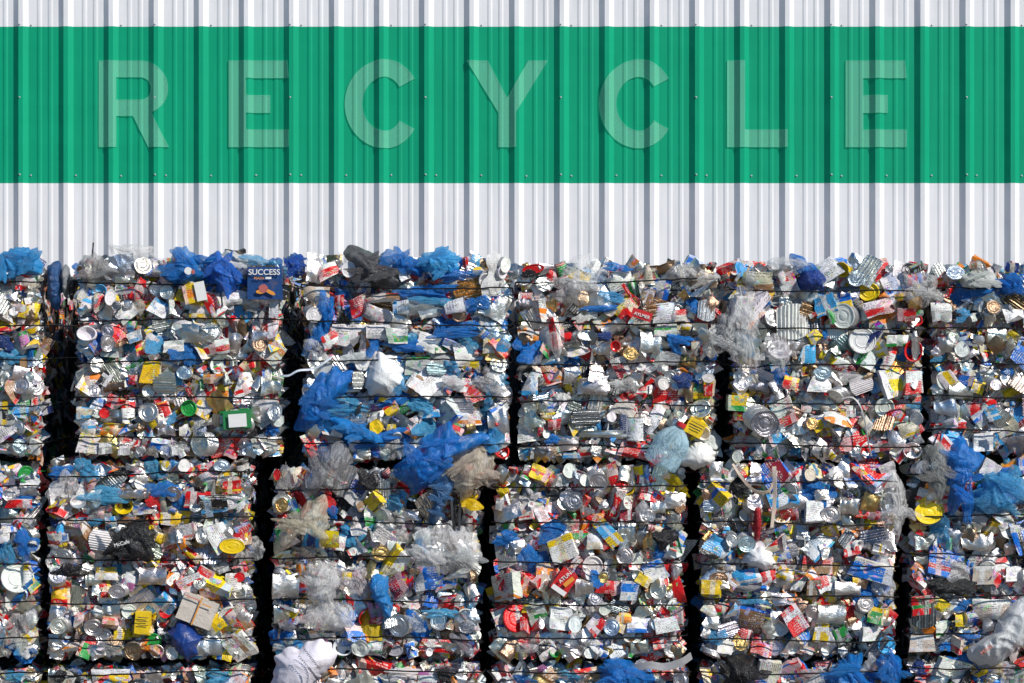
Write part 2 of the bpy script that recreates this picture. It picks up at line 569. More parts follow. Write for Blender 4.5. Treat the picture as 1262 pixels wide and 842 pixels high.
def setcol(o, ca, cb=None, cm=None, met=0.0, al=None):
    o['sd'] = rnd.random()
    if ca is not None:
        o['ca'] = [*ca, 1.0]
    if cb is not None:
        o['cb'] = [*cb, 1.0]
    if cm is not None:
        o['cm'] = [*cm, 1.0]
        o['met'] = float(met)
    if al is not None:
        o['al'] = float(al)


def link(o, parent=None):
    COL.objects.link(o)
    if parent is not None:
        o.parent = parent
    return o


def add_item(parent, ty, x, y, z, w, h, rot, a, b, tilt=0.35, yaw=0.0, var=None):
    """one crushed pack pressed into a bale; x, y, z in world metres"""
    lib = LIB[ty]
    me = lib[rnd.randrange(len(lib))] if var is None else lib[var]
    o = bpy.data.objects.new(NAME[ty], me)
    dep = math.sqrt(w * h)
    if ty in 'MW':
        dep *= 0.85
    if ty == 'F':
        dep *= 0.7
    if ty in 'EST':
        dep *= .8
    m = (Matrix.Translation((x - parent.location.x, y - parent.location.y, z - parent.location.z))
         @ Matrix.Rotation(yaw, 4, 'Z')
         @ Matrix.Rotation(rnd.gauss(0, tilt), 4, 'X') @ Matrix.Rotation(rnd.gauss(0, tilt), 4, 'Z')
         @ Matrix.Rotation(R(rot), 4, 'Y') @ Matrix.Diagonal((w, dep, h, 1)))
    o.matrix_basis = m
    if ty == 'F':
        setcol(o, jit(PAL[a]), al=ALPHA.get(a, .9) * rnd.uniform(.9, 1.05))
    elif ty == 'B':
        setcol(o, jit(PAL[a]), al=ALPHA.get(a, .5) * .9)
    elif ty in 'EMRLTZ':
        metal = a in METAL and ty in 'EMRZ' or (ty == 'L' and a in 'so') or (ty == 'T' and a == 's')
        c = METAL[a] if metal else PAL[a]
        setcol(o, jit(PAL[b]), jit(PAL[rnd.choice('wwryb')]), jit(c, .12), 1.0 if metal else 0.0)
    else:
        if ty == 'S':
            setcol(o, jit(PAL[a]), jit(PAL[b]), jit(METAL['s'], .15), 1.0)
        else:
            setcol(o, jit(PAL[a]), jit(PAL[b]))
    link(o, parent)
    if ty == 'B':
        c = bpy.data.objects.new('bottle_cap', CAP)
        setcol(c, None, None, jit(PAL[rnd.choice('rwbg')]), 0.0)
        link(c, o)
    return o


# ------------------------------------------------------------------ bales
# px left, right, top, bottom ; label ; fill palette / type weights
BALES = {
    'A1': (-195, 53, 332, 566, 'uppermost bale at the left picture edge, topped with bright blue film'),
    'A2': (95, 350, 330, 566, 'upper bale of silver cans with a navy printed box in its top right corner'),
    'A3': (373, 629, 328, 570, 'upper bale threaded with blue film around a flattened white jug'),
    'A4': (638, 884, 332, 572, 'upper bale of cans with a pale blue water jug at its lower right corner'),
    'A5': (901, 1138, 335, 570, 'upper bale with a ribbed white tin, a yellow lid and a large red pack'),
    'A6': (1146, 1400, 335, 560, 'uppermost bale at the right picture edge, with white and blue bags on top'),
    'M1': (-200, 50, 572, 814, 'middle row bale at the left picture edge, with a white and green plate'),
    'M2': (60, 313, 566, 814, 'middle row bale holding a black bag and a folded navy sleeve'),
    'M3': (336, 592, 576, 812, 'middle row bale covered with grey and tan film, a blue rag on its front'),
    'M4': (608, 845, 574, 814, 'middle row bale with a big red lid on its left and a white round lid'),
    'M5': (862, 1105, 570, 812, 'middle row bale with a white sheet and a red strip near its upper left'),
    'M6': (1120, 1370, 566, 806, 'middle row bale at the right edge, with a white striped bag lying across it'),
    'L1': (-200, 50, 822, 1060, 'bottom row bale at the left picture edge, only its top showing'),
    'L2': (60, 312, 820, 1060, 'bottom row bale showing yellow and blue scraps under the bale with the black bag'),
    'L3': (338, 596, 815, 1060, 'bottom row bale with a white cloth bag over its top left corner'),
    'L4': (606, 850, 816, 1060, 'bottom row bale with a bright blue bag at the middle of its top edge'),
    'L5': (860, 1104, 816, 1060, 'bottom row bale with a round black bag and blue film on its top edge'),
    'L6': (1117, 1370, 810, 1060, 'bottom row bale at the right edge with a white box on its top'),
}
DEPTH = 2.42

# hand-read packs: type px py w h rot colour accent
ITEMS = """
T 123 359 18 16 0 c s|L 138 367 13 19 10 w w|W 146 368 10 20 10 r y|S 156 362 26 18 0 m k|M 158 346 30 15 0 s s|W 110 379 19 18 20 c w|E 146 378 12 12 0 a a|K 157 386 24 18 -35 w s|L 195 358 20 15 20 s s|E 210 362 17 17 0 s w|K 197 380 22 18 30 w c|R 206 397 36 24 -8 s s|W 110 402 23 9 0 r w|T 110 412 23 17 0 w w|E 134 408 16 16 0 a s|W 164 402 16 11 0 g r|K 168 415 16 12 -15 w c|W 185 407 11 7 -30 y w|K 237 361 30 25 14 y w|W 263 370 22 38 -32 r w|W 289 369 38 22 10 w w|W 323 384 21 44 0 r w|T 297 387 23 23 0 c s|K 247 384 24 15 0 w y|W 266 396 30 8 -4 c b|W 342 378 11 26 0 w s|M 246 411 38 21 0 s w|W 276 418 11 10 20 r r|M 326 414 32 17 0 s s
W 119 429 13 15 -35 b r|K 136 431 21 17 0 w a|E 117 449 18 18 0 s w|W 176 430 15 13 -25 r y|K 188 432 13 21 -25 w r|K 216 427 23 13 0 w s|K 167 450 20 28 -40 w g|K 188 459 22 26 10 y y|W 166 468 13 11 0 r r|M 212 448 27 21 0 s s|R 140 458 26 22 60 s s|W 119 467 25 17 0 w o|M 142 476 27 13 -10 t t|E 117 483 17 16 0 s s|E 186 485 16 16 0 s s|R 206 472 28 26 0 s s|M 209 490 24 14 0 s t|K 122 496 14 22 28 w b|W 144 498 22 19 20 r r|L 130 509 12 12 0 r r|S 159 505 22 18 85 w r|L 185 508 24 23 0 s s
W 268 428 31 17 -10 w r|T 274 450 28 27 0 w c|E 229 461 19 15 0 c c|E 231 452 11 11 0 k k|W 265 468 24 13 -5 t o|W 314 452 34 34 -40 r y|W 291 453 11 11 30 y y|W 300 474 26 25 -20 w r|M 336 476 28 24 0 s s|W 270 482 23 15 0 o y|L 234 503 19 19 0 g k|W 326 502 36 22 0 w w|K 291 517 34 23 -5 g w|W 141 529 28 19 10 o y|K 111 547 26 22 8 w y|W 110 526 17 17 0 w c|M 206 530 21 15 0 s s|W 225 531 15 15 0 w w|S 186 533 14 9 90 r c|W 195 548 30 17 15 w b|F 219 550 28 20 0 l l|K 131 552 15 13 0 a w|K 155 555 13 11 0 a w|K 163 544 17 11 0 r w|E 177 554 11 10 0 s r|F 328 548 34 22 0 w w
E 12 329 17 21 0 w b|F 8 357 30 14 0 l l|F 40 354 22 16 0 v v|W 45 383 25 19 10 y y|W 12 400 28 21 -10 r y|W 33 405 11 17 0 r y|W 28 383 12 16 20 w r|W 40 426 21 15 0 y y|F 53 430 9 30 0 b b|F 20 440 36 22 0 c c|L 30 447 9 15 0 t k|F 10 424 22 22 20 n n|M 47 470 19 19 0 s t|W 5 480 14 15 0 r g|K 4 508 14 29 0 y k|K 25 500 26 30 0 c g|W 44 495 9 23 0 r w|L 13 534 13 17 0 r r|E 27 529 15 15 0 s s|W 40 537 27 19 15 y y|F 45 516 8 9 0 b b|B 25 552 34 22 0 l l
W 406 336 25 21 -20 w r|F 533 356 64 14 -5 b b|T 599 346 18 18 0 w w|W 594 335 22 10 10 y y|M 600 356 26 18 0 s w|W 391 366 30 24 0 v w|E 383 384 18 18 0 w w|F 402 376 22 34 15 b b|W 419 371 13 13 0 r r|W 462 369 60 14 0 r t|W 444 377 24 26 -20 m r|W 462 389 32 23 20 w r|S 495 379 21 19 0 s c|F 538 371 60 15 -6 c c|S 561 378 26 19 -10 w s|W 530 387 38 15 0 w w|K 589 389 15 15 -30 n w|F 596 397 18 38 0 w w|S 617 397 30 19 80 s t|F 568 402 52 18 0 b b|W 533 399 24 13 0 w r|W 556 399 24 13 -20 v r|K 490 414 24 18 -4 w g|F 508 417 18 20 0 c c|W 462 409 38 16 0 w w|W 432 417 42 32 0 w w|W 409 419 22 17 -25 r w|W 528 422 25 20 20 w w|F 505 430 42 12 0 b b|W 569 437 38 28 -10 w w|W 607 424 22 21 0 w y|E 612 442 21 13 0 o o|K 515 450 30 19 0 w g|R 538 455 24 14 0 c c|W 579 450 24 9 0 y y|F 386 432 34 28 0 l l|W 563 473 28 17 10 r w|W 543 480 26 18 15 w w|F 601 473 44 30 0 l l|W 513 475 22 26 30 t w|F 492 473 18 28 -15 c c|R 442 468 14 20 0 s s
F 416 508 44 18 -15 c c|W 472 500 28 14 0 p w|W 467 513 26 14 0 w w|W 515 523 21 20 -20 w r|K 531 510 21 9 -4 c w|W 574 518 36 22 0 w o|E 463 527 17 17 0 y y|W 482 528 13 11 0 y y|M 614 518 26 32 0 s w|W 617 546 24 26 0 w r|K 389 546 26 28 -25 r w|E 439 546 19 17 0 w r|F 487 572 40 34 0 l l|M 452 560 20 14 0 s s|F 455 585 30 30 0 k k|W 470 548 22 16 0 t o
L 348 619 24 22 0 s s|W 362 625 12 22 -20 g b|W 348 637 22 15 0 r t|K 441 604 22 34 32 w n|W 457 633 24 30 0 w g|E 472 650 23 17 0 s a|W 524 644 10 34 5 r y|M 505 632 22 18 0 s c|L 485 630 19 15 0 a a|W 404 663 30 20 0 y y|F 411 632 15 24 0 b b|W 340 662 12 22 0 g g|W 442 652 25 15 0 w w|E 466 684 22 18 0 o o|F 424 685 22 44 0 k k|F 394 720 46 64 0 l l|W 430 709 13 9 0 y y|F 442 716 44 40 0 l l|W 496 718 34 26 -30 m r|W 564 708 34 17 0 w w|W 546 721 32 18 0 b r|W 558 741 42 20 10 r r|F 543 754 44 14 0 c c|L 542 765 23 22 0 s s|T 574 757 19 15 0 w r|E 575 773 20 15 0 a s|W 465 763 18 11 0 m r|F 404 764 62 30 0 l l|W 358 754 24 26 0 r y|M 346 756 22 24 0 s s|M 343 721 32 32 0 s t|W 371 722 17 15 0 r b|W 447 787 13 13 0 c w|W 462 812 28 17 0 w g|T 424 815 24 22 0 w g|W 538 809 36 16 5 r w|L 487 809 19 13 0 a a|F 571 804 20 40 -30 a a|F 551 832 24 26 0 k k|W 528 835 24 18 0 p w|W 402 828 20 14 -35 y y|F 498 829 44 20 0 w w|F 591 812 14 32 0 b b|W 584 822 15 19 0 w r|F 562 630 18 50 0 k k|W 384 590 18 22 0 s b|L 334 580 8 13 0 r r|F 348 584 22 36 0 a a
F 560 340 60 18 -8 b b|F 520 362 70 18 4 b b|F 585 376 40 24 -10 b b|F 610 400 26 40 10 b b|F 470 350 40 16 10 a a|F 500 424 54 20 -6 b b|F 545 442 40 16 12 w w|F 560 412 60 16 -4 b c|F 400 400 24 50 8 b b|F 440 440 44 18 -20 w w|F 500 490 60 26 -12 b b|F 520 500 40 20 20 c c|F 470 540 80 18 -10 b b|F 430 500 50 26 20 c c|F 600 545 50 18 -20 b b|F 625 540 20 40 10 c c|F 395 560 40 30 20 b b|F 560 470 30 18 0 w w|F 420 470 34 16 -20 b b|F 480 446 36 12 -14 b b
F 250 322 60 14 0 b b|F 320 322 46 14 6 c c|F 225 345 40 16 10 b b|F 290 352 46 14 -20 b b|F 300 372 30 10 0 w w|F 1225 600 60 30 -10 b c|F 1190 620 16 60 4 b b|F 1230 570 40 20 10 b b|F 1172 575 30 40 0 a a|F 1210 360 50 14 6 b b|W 713 338 28 18 10 y w|F 760 330 40 12 6 b b|F 1000 820 50 16 0 a a|F 1060 832 60 18 0 b b
L 657 332 26 11 -10 r r|F 653 338 28 11 0 k k|M 676 329 26 9 0 s s|W 681 340 15 15 0 r r|E 668 350 23 17 0 s s|E 647 347 17 13 0 s s|M 649 373 21 19 0 s s|R 663 390 26 26 60 s s|K 645 392 9 13 0 y y|W 667 375 11 9 0 y g|W 762 343 30 28 -20 w w|W 780 353 11 27 -18 g w|W 775 364 5 34 -30 r r|F 754 366 38 16 0 c c|F 739 381 44 12 -8 b b|E 751 384 15 15 0 v v|K 742 397 18 15 -35 o v|S 785 391 38 28 12 w c|W 820 386 28 24 0 w w|W 838 389 18 14 0 w r|M 759 404 32 24 -35 s s|L 723 414 23 13 0 s s|F 744 414 22 12 0 n n|T 758 427 12 13 0 r w|K 820 407 26 14 0 w g|W 846 404 15 9 0 y w|F 838 418 36 14 10 b b|F 848 412 26 11 0 k k|M 800 422 27 27 0 s t|B 827 442 32 34 0 l l|M 848 445 18 22 0 o o|W 865 437 9 21 -20 r r|W 857 430 11 17 0 o v|M 740 430 27 24 0 s s|W 714 432 26 20 15 w y|B 685 427 36 22 80 l l|W 658 442 15 19 0 w p|W 653 473 19 26 0 w c|K 765 452 17 24 -25 m w|W 752 455 15 19 -20 o r|E 777 440 19 15 0 o o|K 796 450 23 19 -30 s w|W 683 447 32 16 -22 c w|M 704 463 22 22 0 s c|M 730 475 36 22 0 s s|F 772 475 38 22 0 l l|W 797 480 26 11 0 r w|E 814 471 15 15 0 w w|F 841 469 26 22 0 n n|W 861 483 28 19 0 g y|E 871 468 15 11 0 w w|K 873 478 13 19 0 r y
E 650 505 16 16 0 s s|M 658 516 22 20 0 s s|R 721 515 36 20 0 a a|W 683 500 28 17 0 w b|F 770 503 32 26 0 w w|S 782 528 28 21 90 s s|K 769 523 9 24 0 n n|W 813 503 14 26 25 w w|M 835 500 18 18 0 s s|L 863 504 24 22 0 s s|W 857 527 24 22 -30 y y|W 649 537 25 24 0 w w|W 653 558 26 13 8 c c|W 668 528 11 17 0 r m|W 683 523 15 13 0 m r|F 680 541 22 14 0 b b|W 757 551 25 19 0 w r|W 782 556 36 18 10 r r|W 729 566 32 12 -8 w r|W 782 570 42 10 0 n w|K 704 571 19 6 0 c w|M 742 534 52 10 0 s s|M 700 548 24 22 0 s s|E 733 554 14 14 0 s s
W 658 581 26 12 0 m r|W 693 591 22 22 0 w w|E 716 588 16 15 0 w w|E 733 586 22 20 0 s s|T 771 598 24 28 0 y y|E 772 600 17 17 0 s s|W 797 586 24 18 0 r w|K 801 607 24 22 20 r w|T 820 600 21 21 0 y s|K 718 602 23 21 -25 r w|W 660 599 20 22 -30 g k|W 635 602 13 13 30 y w|L 682 607 19 17 0 k k|E 705 621 21 19 0 a s|K 673 632 26 20 -25 w r|K 649 630 17 19 0 w r|L 714 642 25 28 0 r r|W 737 630 16 26 25 r o|K 771 630 14 21 0 m w|E 792 638 19 19 0 s s|M 810 624 20 16 0 s s|K 749 656 16 36 -42 y c|M 772 655 25 26 0 s c|F 820 664 36 32 0 k k|S 626 647 32 20 90 g k|W 625 619 17 19 -20 r w|F 681 655 46 26 -20 b b|W 660 657 15 15 20 r w|K 693 675 30 28 -20 w y|W 715 662 19 17 0 r g|W 733 665 19 21 0 v w
F 658 690 34 44 -15 b b|L 730 697 24 24 0 w w|L 751 697 15 15 0 w w|K 671 703 21 21 0 w o|K 633 718 28 28 25 m r|K 648 721 16 22 30 r o|E 770 686 21 21 0 s s|E 786 692 13 15 0 w w|K 806 703 26 22 -25 w b|T 785 708 13 13 0 s s|K 792 714 17 12 30 y y|L 811 726 20 23 0 s s|W 749 723 28 15 5 r r|W 751 734 11 13 0 r r|K 775 727 20 22 10 w b|M 719 723 25 25 0 s c|R 650 736 28 16 0 a a|R 762 749 24 19 20 a a|K 663 756 22 27 -20 w g|L 635 761 31 34 0 r r|W 652 749 16 11 0 y y|W 808 741 28 11 -5 r w|K 691 761 26 25 0 w w|E 705 764 15 19 0 w w|E 731 741 17 17 0 a s|E 744 751 15 15 0 w w|E 753 768 19 19 0 c c|W 770 760 15 13 0 o y|W 787 769 28 19 0 w b|K 820 769 27 17 -15 w w|E 806 768 15 14 0 c w|K 837 764 9 11 0 r r|L 771 774 11 11 0 r r|W 800 779 13 11 0 r r|K 811 792 14 15 -10 r w|L 829 799 23 21 0 s s|M 681 789 40 32 0 s s|W 751 787 21 25 0 w w|W 655 784 19 15 0 m t|B 653 804 34 22 0 l l|W 732 794 21 18 0 b w|L 744 807 23 9 0 o r|E 724 806 15 12 0 w w|M 787 797 22 19 0 s c|B 841 782 30 18 90 l l|W 721 820 30 11 -8 r y|F 668 818 14 11 0 p p|F 700 834 34 20 0 c c
W 933 350 36 30 0 t v|K 971 350 20 27 -25 w r|E 1053 345 21 18 0 c c|L 1070 360 25 22 0 y y|K 1105 348 36 28 -25 w b|W 1108 366 18 11 0 y o|M 1046 363 24 24 0 a a|T 959 372 24 14 0 a v|R 975 396 42 38 90 w w|K 1016 376 24 22 -20 c w|W 1083 379 38 18 -15 w r|K 1115 388 21 15 0 m r|E 1043 390 28 30 0 w w|L 1061 420 32 30 0 w w|R 1029 407 24 22 90 w w|W 1022 388 8 22 -20 g g|W 1078 398 32 23 0 v o|W 1003 415 15 15 -35 y k|W 1021 438 20 16 30 y k|T 960 431 28 22 0 l l|W 927 444 11 9 0 y y|W 994 436 20 22 0 c w|E 1010 462 22 16 0 c a|E 906 463 12 12 0 s s|E 912 477 18 16 0 s s|M 933 477 26 16 0 a a|W 970 471 24 15 15 r y|K 911 487 19 7 0 y y|W 1008 473 29 19 0 w w|B 1048 465 34 26 0 l l|R 1060 474 28 20 -20 w w|T 1124 433 22 26 0 r w|K 1123 471 20 28 0 r w|W 1096 439 13 32 20 w r|W 1105 420 28 13 0 w g|W 1128 388 15 11 0 g g|W 944 365 20 10 0 o y|E 1137 420 9 30 0 s s
W 909 496 24 20 0 y k|E 930 513 34 31 0 a a|K 906 513 13 9 0 r y|K 965 509 26 30 -20 w r|W 1010 518 21 23 -20 y b|E 997 521 15 14 0 o o|M 1016 496 28 18 0 s s|W 1050 535 40 34 -20 r r|W 1035 541 18 28 -20 t k|W 991 547 36 30 0 w v|M 1102 544 24 24 0 s s|B 924 544 38 28 0 l l|E 901 560 13 13 0 w w|L 1069 564 18 17 0 r r|W 1089 566 42 16 -8 m k|T 1124 560 23 19 0 s v|W 1121 509 23 23 0 w v|L 1089 502 23 23 0 w s|W 959 537 25 20 -20 c r|W 1100 490 15 11 0 g w|W 1120 528 26 18 -20 v y
W 882 585 28 21 20 m g|W 919 582 13 15 0 y y|E 999 587 15 15 0 v v|W 1021 596 24 18 10 w r|W 1051 596 30 19 0 w b|L 1073 591 21 18 0 y y|E 1077 603 17 14 0 s s|K 1096 591 19 18 -20 w w|M 927 591 22 16 0 s s|W 970 596 11 7 0 r r|S 884 628 20 17 90 k r|E 925 622 21 19 0 s c|W 962 620 42 22 0 c w|K 1002 630 21 25 0 w w|E 1024 634 23 19 0 s s|M 1045 623 27 21 0 s s|W 1072 634 32 11 10 r r|W 1070 647 26 12 0 y o|W 866 652 17 15 20 r y|E 900 662 16 16 0 s s|E 917 663 21 20 0 c c|W 1032 646 24 15 0 c w|K 1048 676 18 16 -10 r w|W 959 668 36 20 -10 v r|W 919 710 32 18 -10 c w|B 911 723 62 20 -4 l l|W 946 710 20 15 -15 r w|W 967 707 20 15 20 y w|K 876 724 24 22 0 y k|E 879 708 21 16 0 t r|K 1007 696 36 20 5 t r|K 1073 702 48 22 18 b w|T 1080 692 16 15 0 w w|W 1016 718 23 19 -20 r w|M 1043 724 32 18 0 s w|W 1053 715 15 9 0 y y|K 1003 724 17 19 0 t v|W 984 721 20 22 0 w w|F 927 743 44 17 0 c c|W 890 750 18 14 0 r g|W 900 753 16 26 10 w c|M 965 740 26 18 0 s w|E 1000 753 19 19 0 s w|M 1022 756 36 24 0 s s|K 978 763 22 32 -30 r w|E 1062 747 20 19 0 s s|K 1078 758 18 19 10 g y|W 1089 756 13 18 0 o y|F 876 782 36 24 0 c c|W 917 782 19 22 20 r w|K 1011 778 17 23 8 y w|K 1037 782 16 19 -25 g k|W 944 785 14 20 0 y w|L 959 775 23 17 0 w w|W 932 791 11 20 0 r r|W 959 791 13 15 0 r p|L 975 798 15 15 0 w w|W 994 794 19 19 20 w r|K 1072 780 23 17 0 w w|W 991 808 32 14 0 v y|L 1091 794 21 21 0 c c|K 892 798 19 17 10 w v
F 1182 364 26 28 0 b b|E 1172 340 24 16 0 c c|W 1198 328 18 10 0 t k|W 1159 385 24 22 0 a w|E 1223 382 18 15 0 t s|W 1245 391 28 18 0 w w|E 1183 433 18 18 0 w w|E 1171 415 15 14 0 s s|W 1247 415 15 12 30 y y|M 1226 414 24 20 0 s s|E 1188 449 17 16 0 s r|F 1239 458 16 12 0 b b|W 1212 455 10 14 0 v w|W 1201 476 21 15 20 y y|M 1182 481 32 22 0 s s|E 1156 484 14 12 0 s s|F 1159 442 24 16 0 c c|E 1220 471 13 13 0 s s|M 1163 502 28 22 0 c c|W 1199 507 21 21 0 r r|K 1220 509 14 18 -30 c w|K 1241 525 24 20 -25 v w|W 1179 520 21 14 0 r w|K 1210 545 23 21 0 w s|K 1218 576 20 19 30 w w|F 1212 596 20 15 0 g g|W 1140 614 25 20 20 r w|E 1144 634 34 26 0 y w|F 1201 639 32 22 -20 w w|W 1217 620 9 12 0 y y|K 1236 642 19 17 -30 v w|L 1116 666 11 26 0 r o|M 1137 666 22 22 0 s s|W 1167 670 9 15 0 g g|M 1199 668 32 22 0 s v
K 1156 692 26 32 5 b r|M 1134 691 16 16 0 s s|W 1204 683 24 32 0 w r|W 1233 696 26 17 -15 r w|F 1169 720 62 28 0 k k|W 1126 712 14 15 -20 m r|K 1209 708 23 21 0 v w|K 1134 745 22 22 0 r g|W 1156 747 22 20 30 y y|L 1180 745 23 20 0 s s|W 1179 764 15 14 0 y y|E 1136 767 16 12 0 c c|W 1220 750 42 24 0 v w|F 1193 785 22 20 0 b b|W 1163 775 22 20 0 w g|K 1247 707 19 18 0 w w|K 1174 815 42 22 20 w w|E 1172 826 22 16 0 s s|W 1143 825 19 13 0 r w|F 1131 823 24 22 0 n n|F 1233 823 62 24 0 l l|K 1135 795 28 20 0 v w
F 76 560 36 16 0 b b|F 109 577 36 32 0 c c|W 155 571 52 14 6 s r|F 157 586 54 20 0 k k|F 193 575 28 32 0 c c|F 203 602 44 24 0 b b|W 226 572 23 14 10 r w|W 205 592 9 18 -20 g g|L 214 589 12 12 0 v v|W 204 571 11 11 0 y y|W 256 585 26 24 -25 w r|E 274 575 20 15 0 c w|T 290 585 20 19 0 s s|W 275 592 17 26 0 y w|K 287 600 21 15 0 r y|F 84 600 42 44 0 l l|F 134 610 62 26 0 c c|T 98 618 19 15 0 w w|M 167 608 32 12 0 s s|W 246 615 32 19 0 r v|W 282 618 38 25 0 w w|W 216 638 34 19 5 y w|K 193 638 11 15 -30 r y|W 165 636 34 15 0 t o|R 127 665 30 24 10 w w|W 67 663 17 19 0 r w|F 68 643 18 22 0 n n|L 101 635 15 13 0 r k|B 114 643 34 22 0 c c|W 109 687 18 9 10 g g|E 79 681 21 17 0 s s|F 89 703 44 22 0 k k|K 94 706 10 9 0 r r|K 231 655 24 18 -10 w r|E 255 660 15 19 0 s s|E 286 668 30 17 0 y w|W 209 672 17 9 -20 r r|W 207 688 17 15 0 r w|W 193 688 10 12 0 y y|W 237 684 26 11 35 r y|W 264 645 27 27 0 w o|M 190 709 36 22 0 s s|W 133 706 25 15 0 w y|M 117 714 20 16 0 s c|W 162 716 17 17 30 p w|E 68 714 22 19 0 s s|K 236 719 27 20 -25 w r|K 253 709 20 19 25 w r|W 289 719 19 26 0 w v|L 297 710 12 11 0 r y|E 152 726 21 17 0 s s|R 175 739 32 22 -35 s s|K 200 749 26 34 42 c w|L 205 754 14 14 0 r r|K 175 768 19 28 -5 y k|L 160 753 17 17 0 w w|M 139 749 24 34 0 s s|W 118 744 21 13 0 r m|W 152 777 21 23 0 y w|L 117 772 22 20 0 s c|L 129 783 20 20 0 s s|E 79 769 21 19 0 s s|W 76 736 22 26 0 r y|W 266 766 20 22 -35 y k|L 286 759 30 24 0 w w|W 290 774 26 11 8 y y|T 265 783 19 19 0 w r|W 174 800 25 23 0 r o|L 190 790 19 19 0 g k|T 196 807 17 16 0 s s|E 213 807 16 16 0 s s|K 109 797 16 32 22 g r|M 66 792 22 20 0 s s|W 84 805 32 15 0 w o|M 259 802 32 30 0 s s|L 289 795 21 19 0 w w|F 139 805 26 26 0 a a|W 224 810 9 15 0 g g|W 137 830 42 20 0 y w|K 160 828 15 15 -30 b o|M 66 833 22 20 0 s s|F 84 827 34 24 0 k k|M 190 833 22 22 0 s s|W 203 833 14 14 0 y w|F 272 833 42 24 0 c c
F 33 668 30 36 0 b b|F 10 680 22 44 0 c c|W 5 658 18 20 0 w w|L 23 712 38 34 0 w w|W 14 719 18 18 0 g g|F 41 739 18 34 0 v v|W 23 744 18 16 0 r r|F 28 772 42 42 0 l l|F 47 776 8 32 0 r r|F 20 790 32 26 0 l l|K 43 595 22 11 5 w w|M 38 605 24 22 0 s s|M 10 592 20 22 0 s t|W 25 620 32 11 0 r w|F 18 830 30 22 0 c c|W 26 826 16 14 0 r o
"""


def parse_items():
    out = []
    for line in ITEMS.strip().splitlines():
        for it in line.split('|'):
            t, px, py, w, h, rot, a, b = it.split()
            out.append((t, float(px), float(py), float(w), float(h), float(rot), a, b))
    return out


HAND = parse_items()


def choose(ws):
    return rnd.choices(list(ws.keys()), list(ws.values()))[0]


TYPES = {'E': 7, 'S': 10, 'M': 20, 'Z': 14, 'L': 2, 'K': 10, 'W': 26, 'T': 1.5, 'F': 8, 'B': .7, 'R': 3}
TYPES_FILM = {'E': 6, 'S': 8, 'M': 9, 'Z': 9, 'L': 2, 'K': 8, 'W': 24, 'T': 2, 'F': 28, 'B': 3, 'R': 2}
MCOL = {'s': 62, 't': 14, 'c': 10, 'o': 5, 'a': 9}
PCOL = {'w': 28, 'r': 24, 'y': 11, 'b': 9, 'c': 6, 'g': 7, 'k': 8, 't': 9, 'o': 9, 'p': 2, 'a': 4, 'm': 5, 'v': 5, 'n': 5}
FCOL = {'l': 18, 'w': 18, 'b': 18, 'c': 16, 'v': 8, 'k': 12, 'r': 6, 'y': 4}
FCOL_BLUE = {'l': 12, 'w': 20, 'b': 34, 'c': 26, 'v': 4, 'k': 4}
FILMY = {'A3': (TYPES_FILM, FCOL_BLUE), 'M3': (TYPES_FILM, FCOL), 'A1': (TYPES, FCOL_BLUE), 'M1': (TYPES_FILM, FCOL_BLUE)}


def tube(pts, rad, n=6, closed=False):
    P = np.array(pts, float)
    L = len(P)
    T = np.zeros_like(P)
    T[1:-1] = P[2:] - P[:-2]; T[0] = P[1] - P[0]; T[-1] = P[-1] - P[-2]
    if closed:
        T[0] = P[1] - P[-1]; T[-1] = P[0] - P[-2]
    T = unit(T)
    up = np.array([0.03, 0.02, 1.0])
    A = unit(np.cross(T, up)); B = unit(np.cross(T, A))
    V = []
    for i in range(L):
        for k in range(n):
            t = 2 * math.pi * k / n
            V.append(P[i] + rad * (math.cos(t) * A[i] + math.sin(t) * B[i]))
    Fc = grid_idx(n, L, True)
    if closed:
        Fc += [((L - 1) * n + k, (L - 1) * n + (k + 1) % n, (k + 1) % n, k) for k in range(n)]
    else:
        Fc += [tuple(range(n))[::-1], tuple((L - 1) * n + k for k in range(n))]
    return np.array(V), Fc


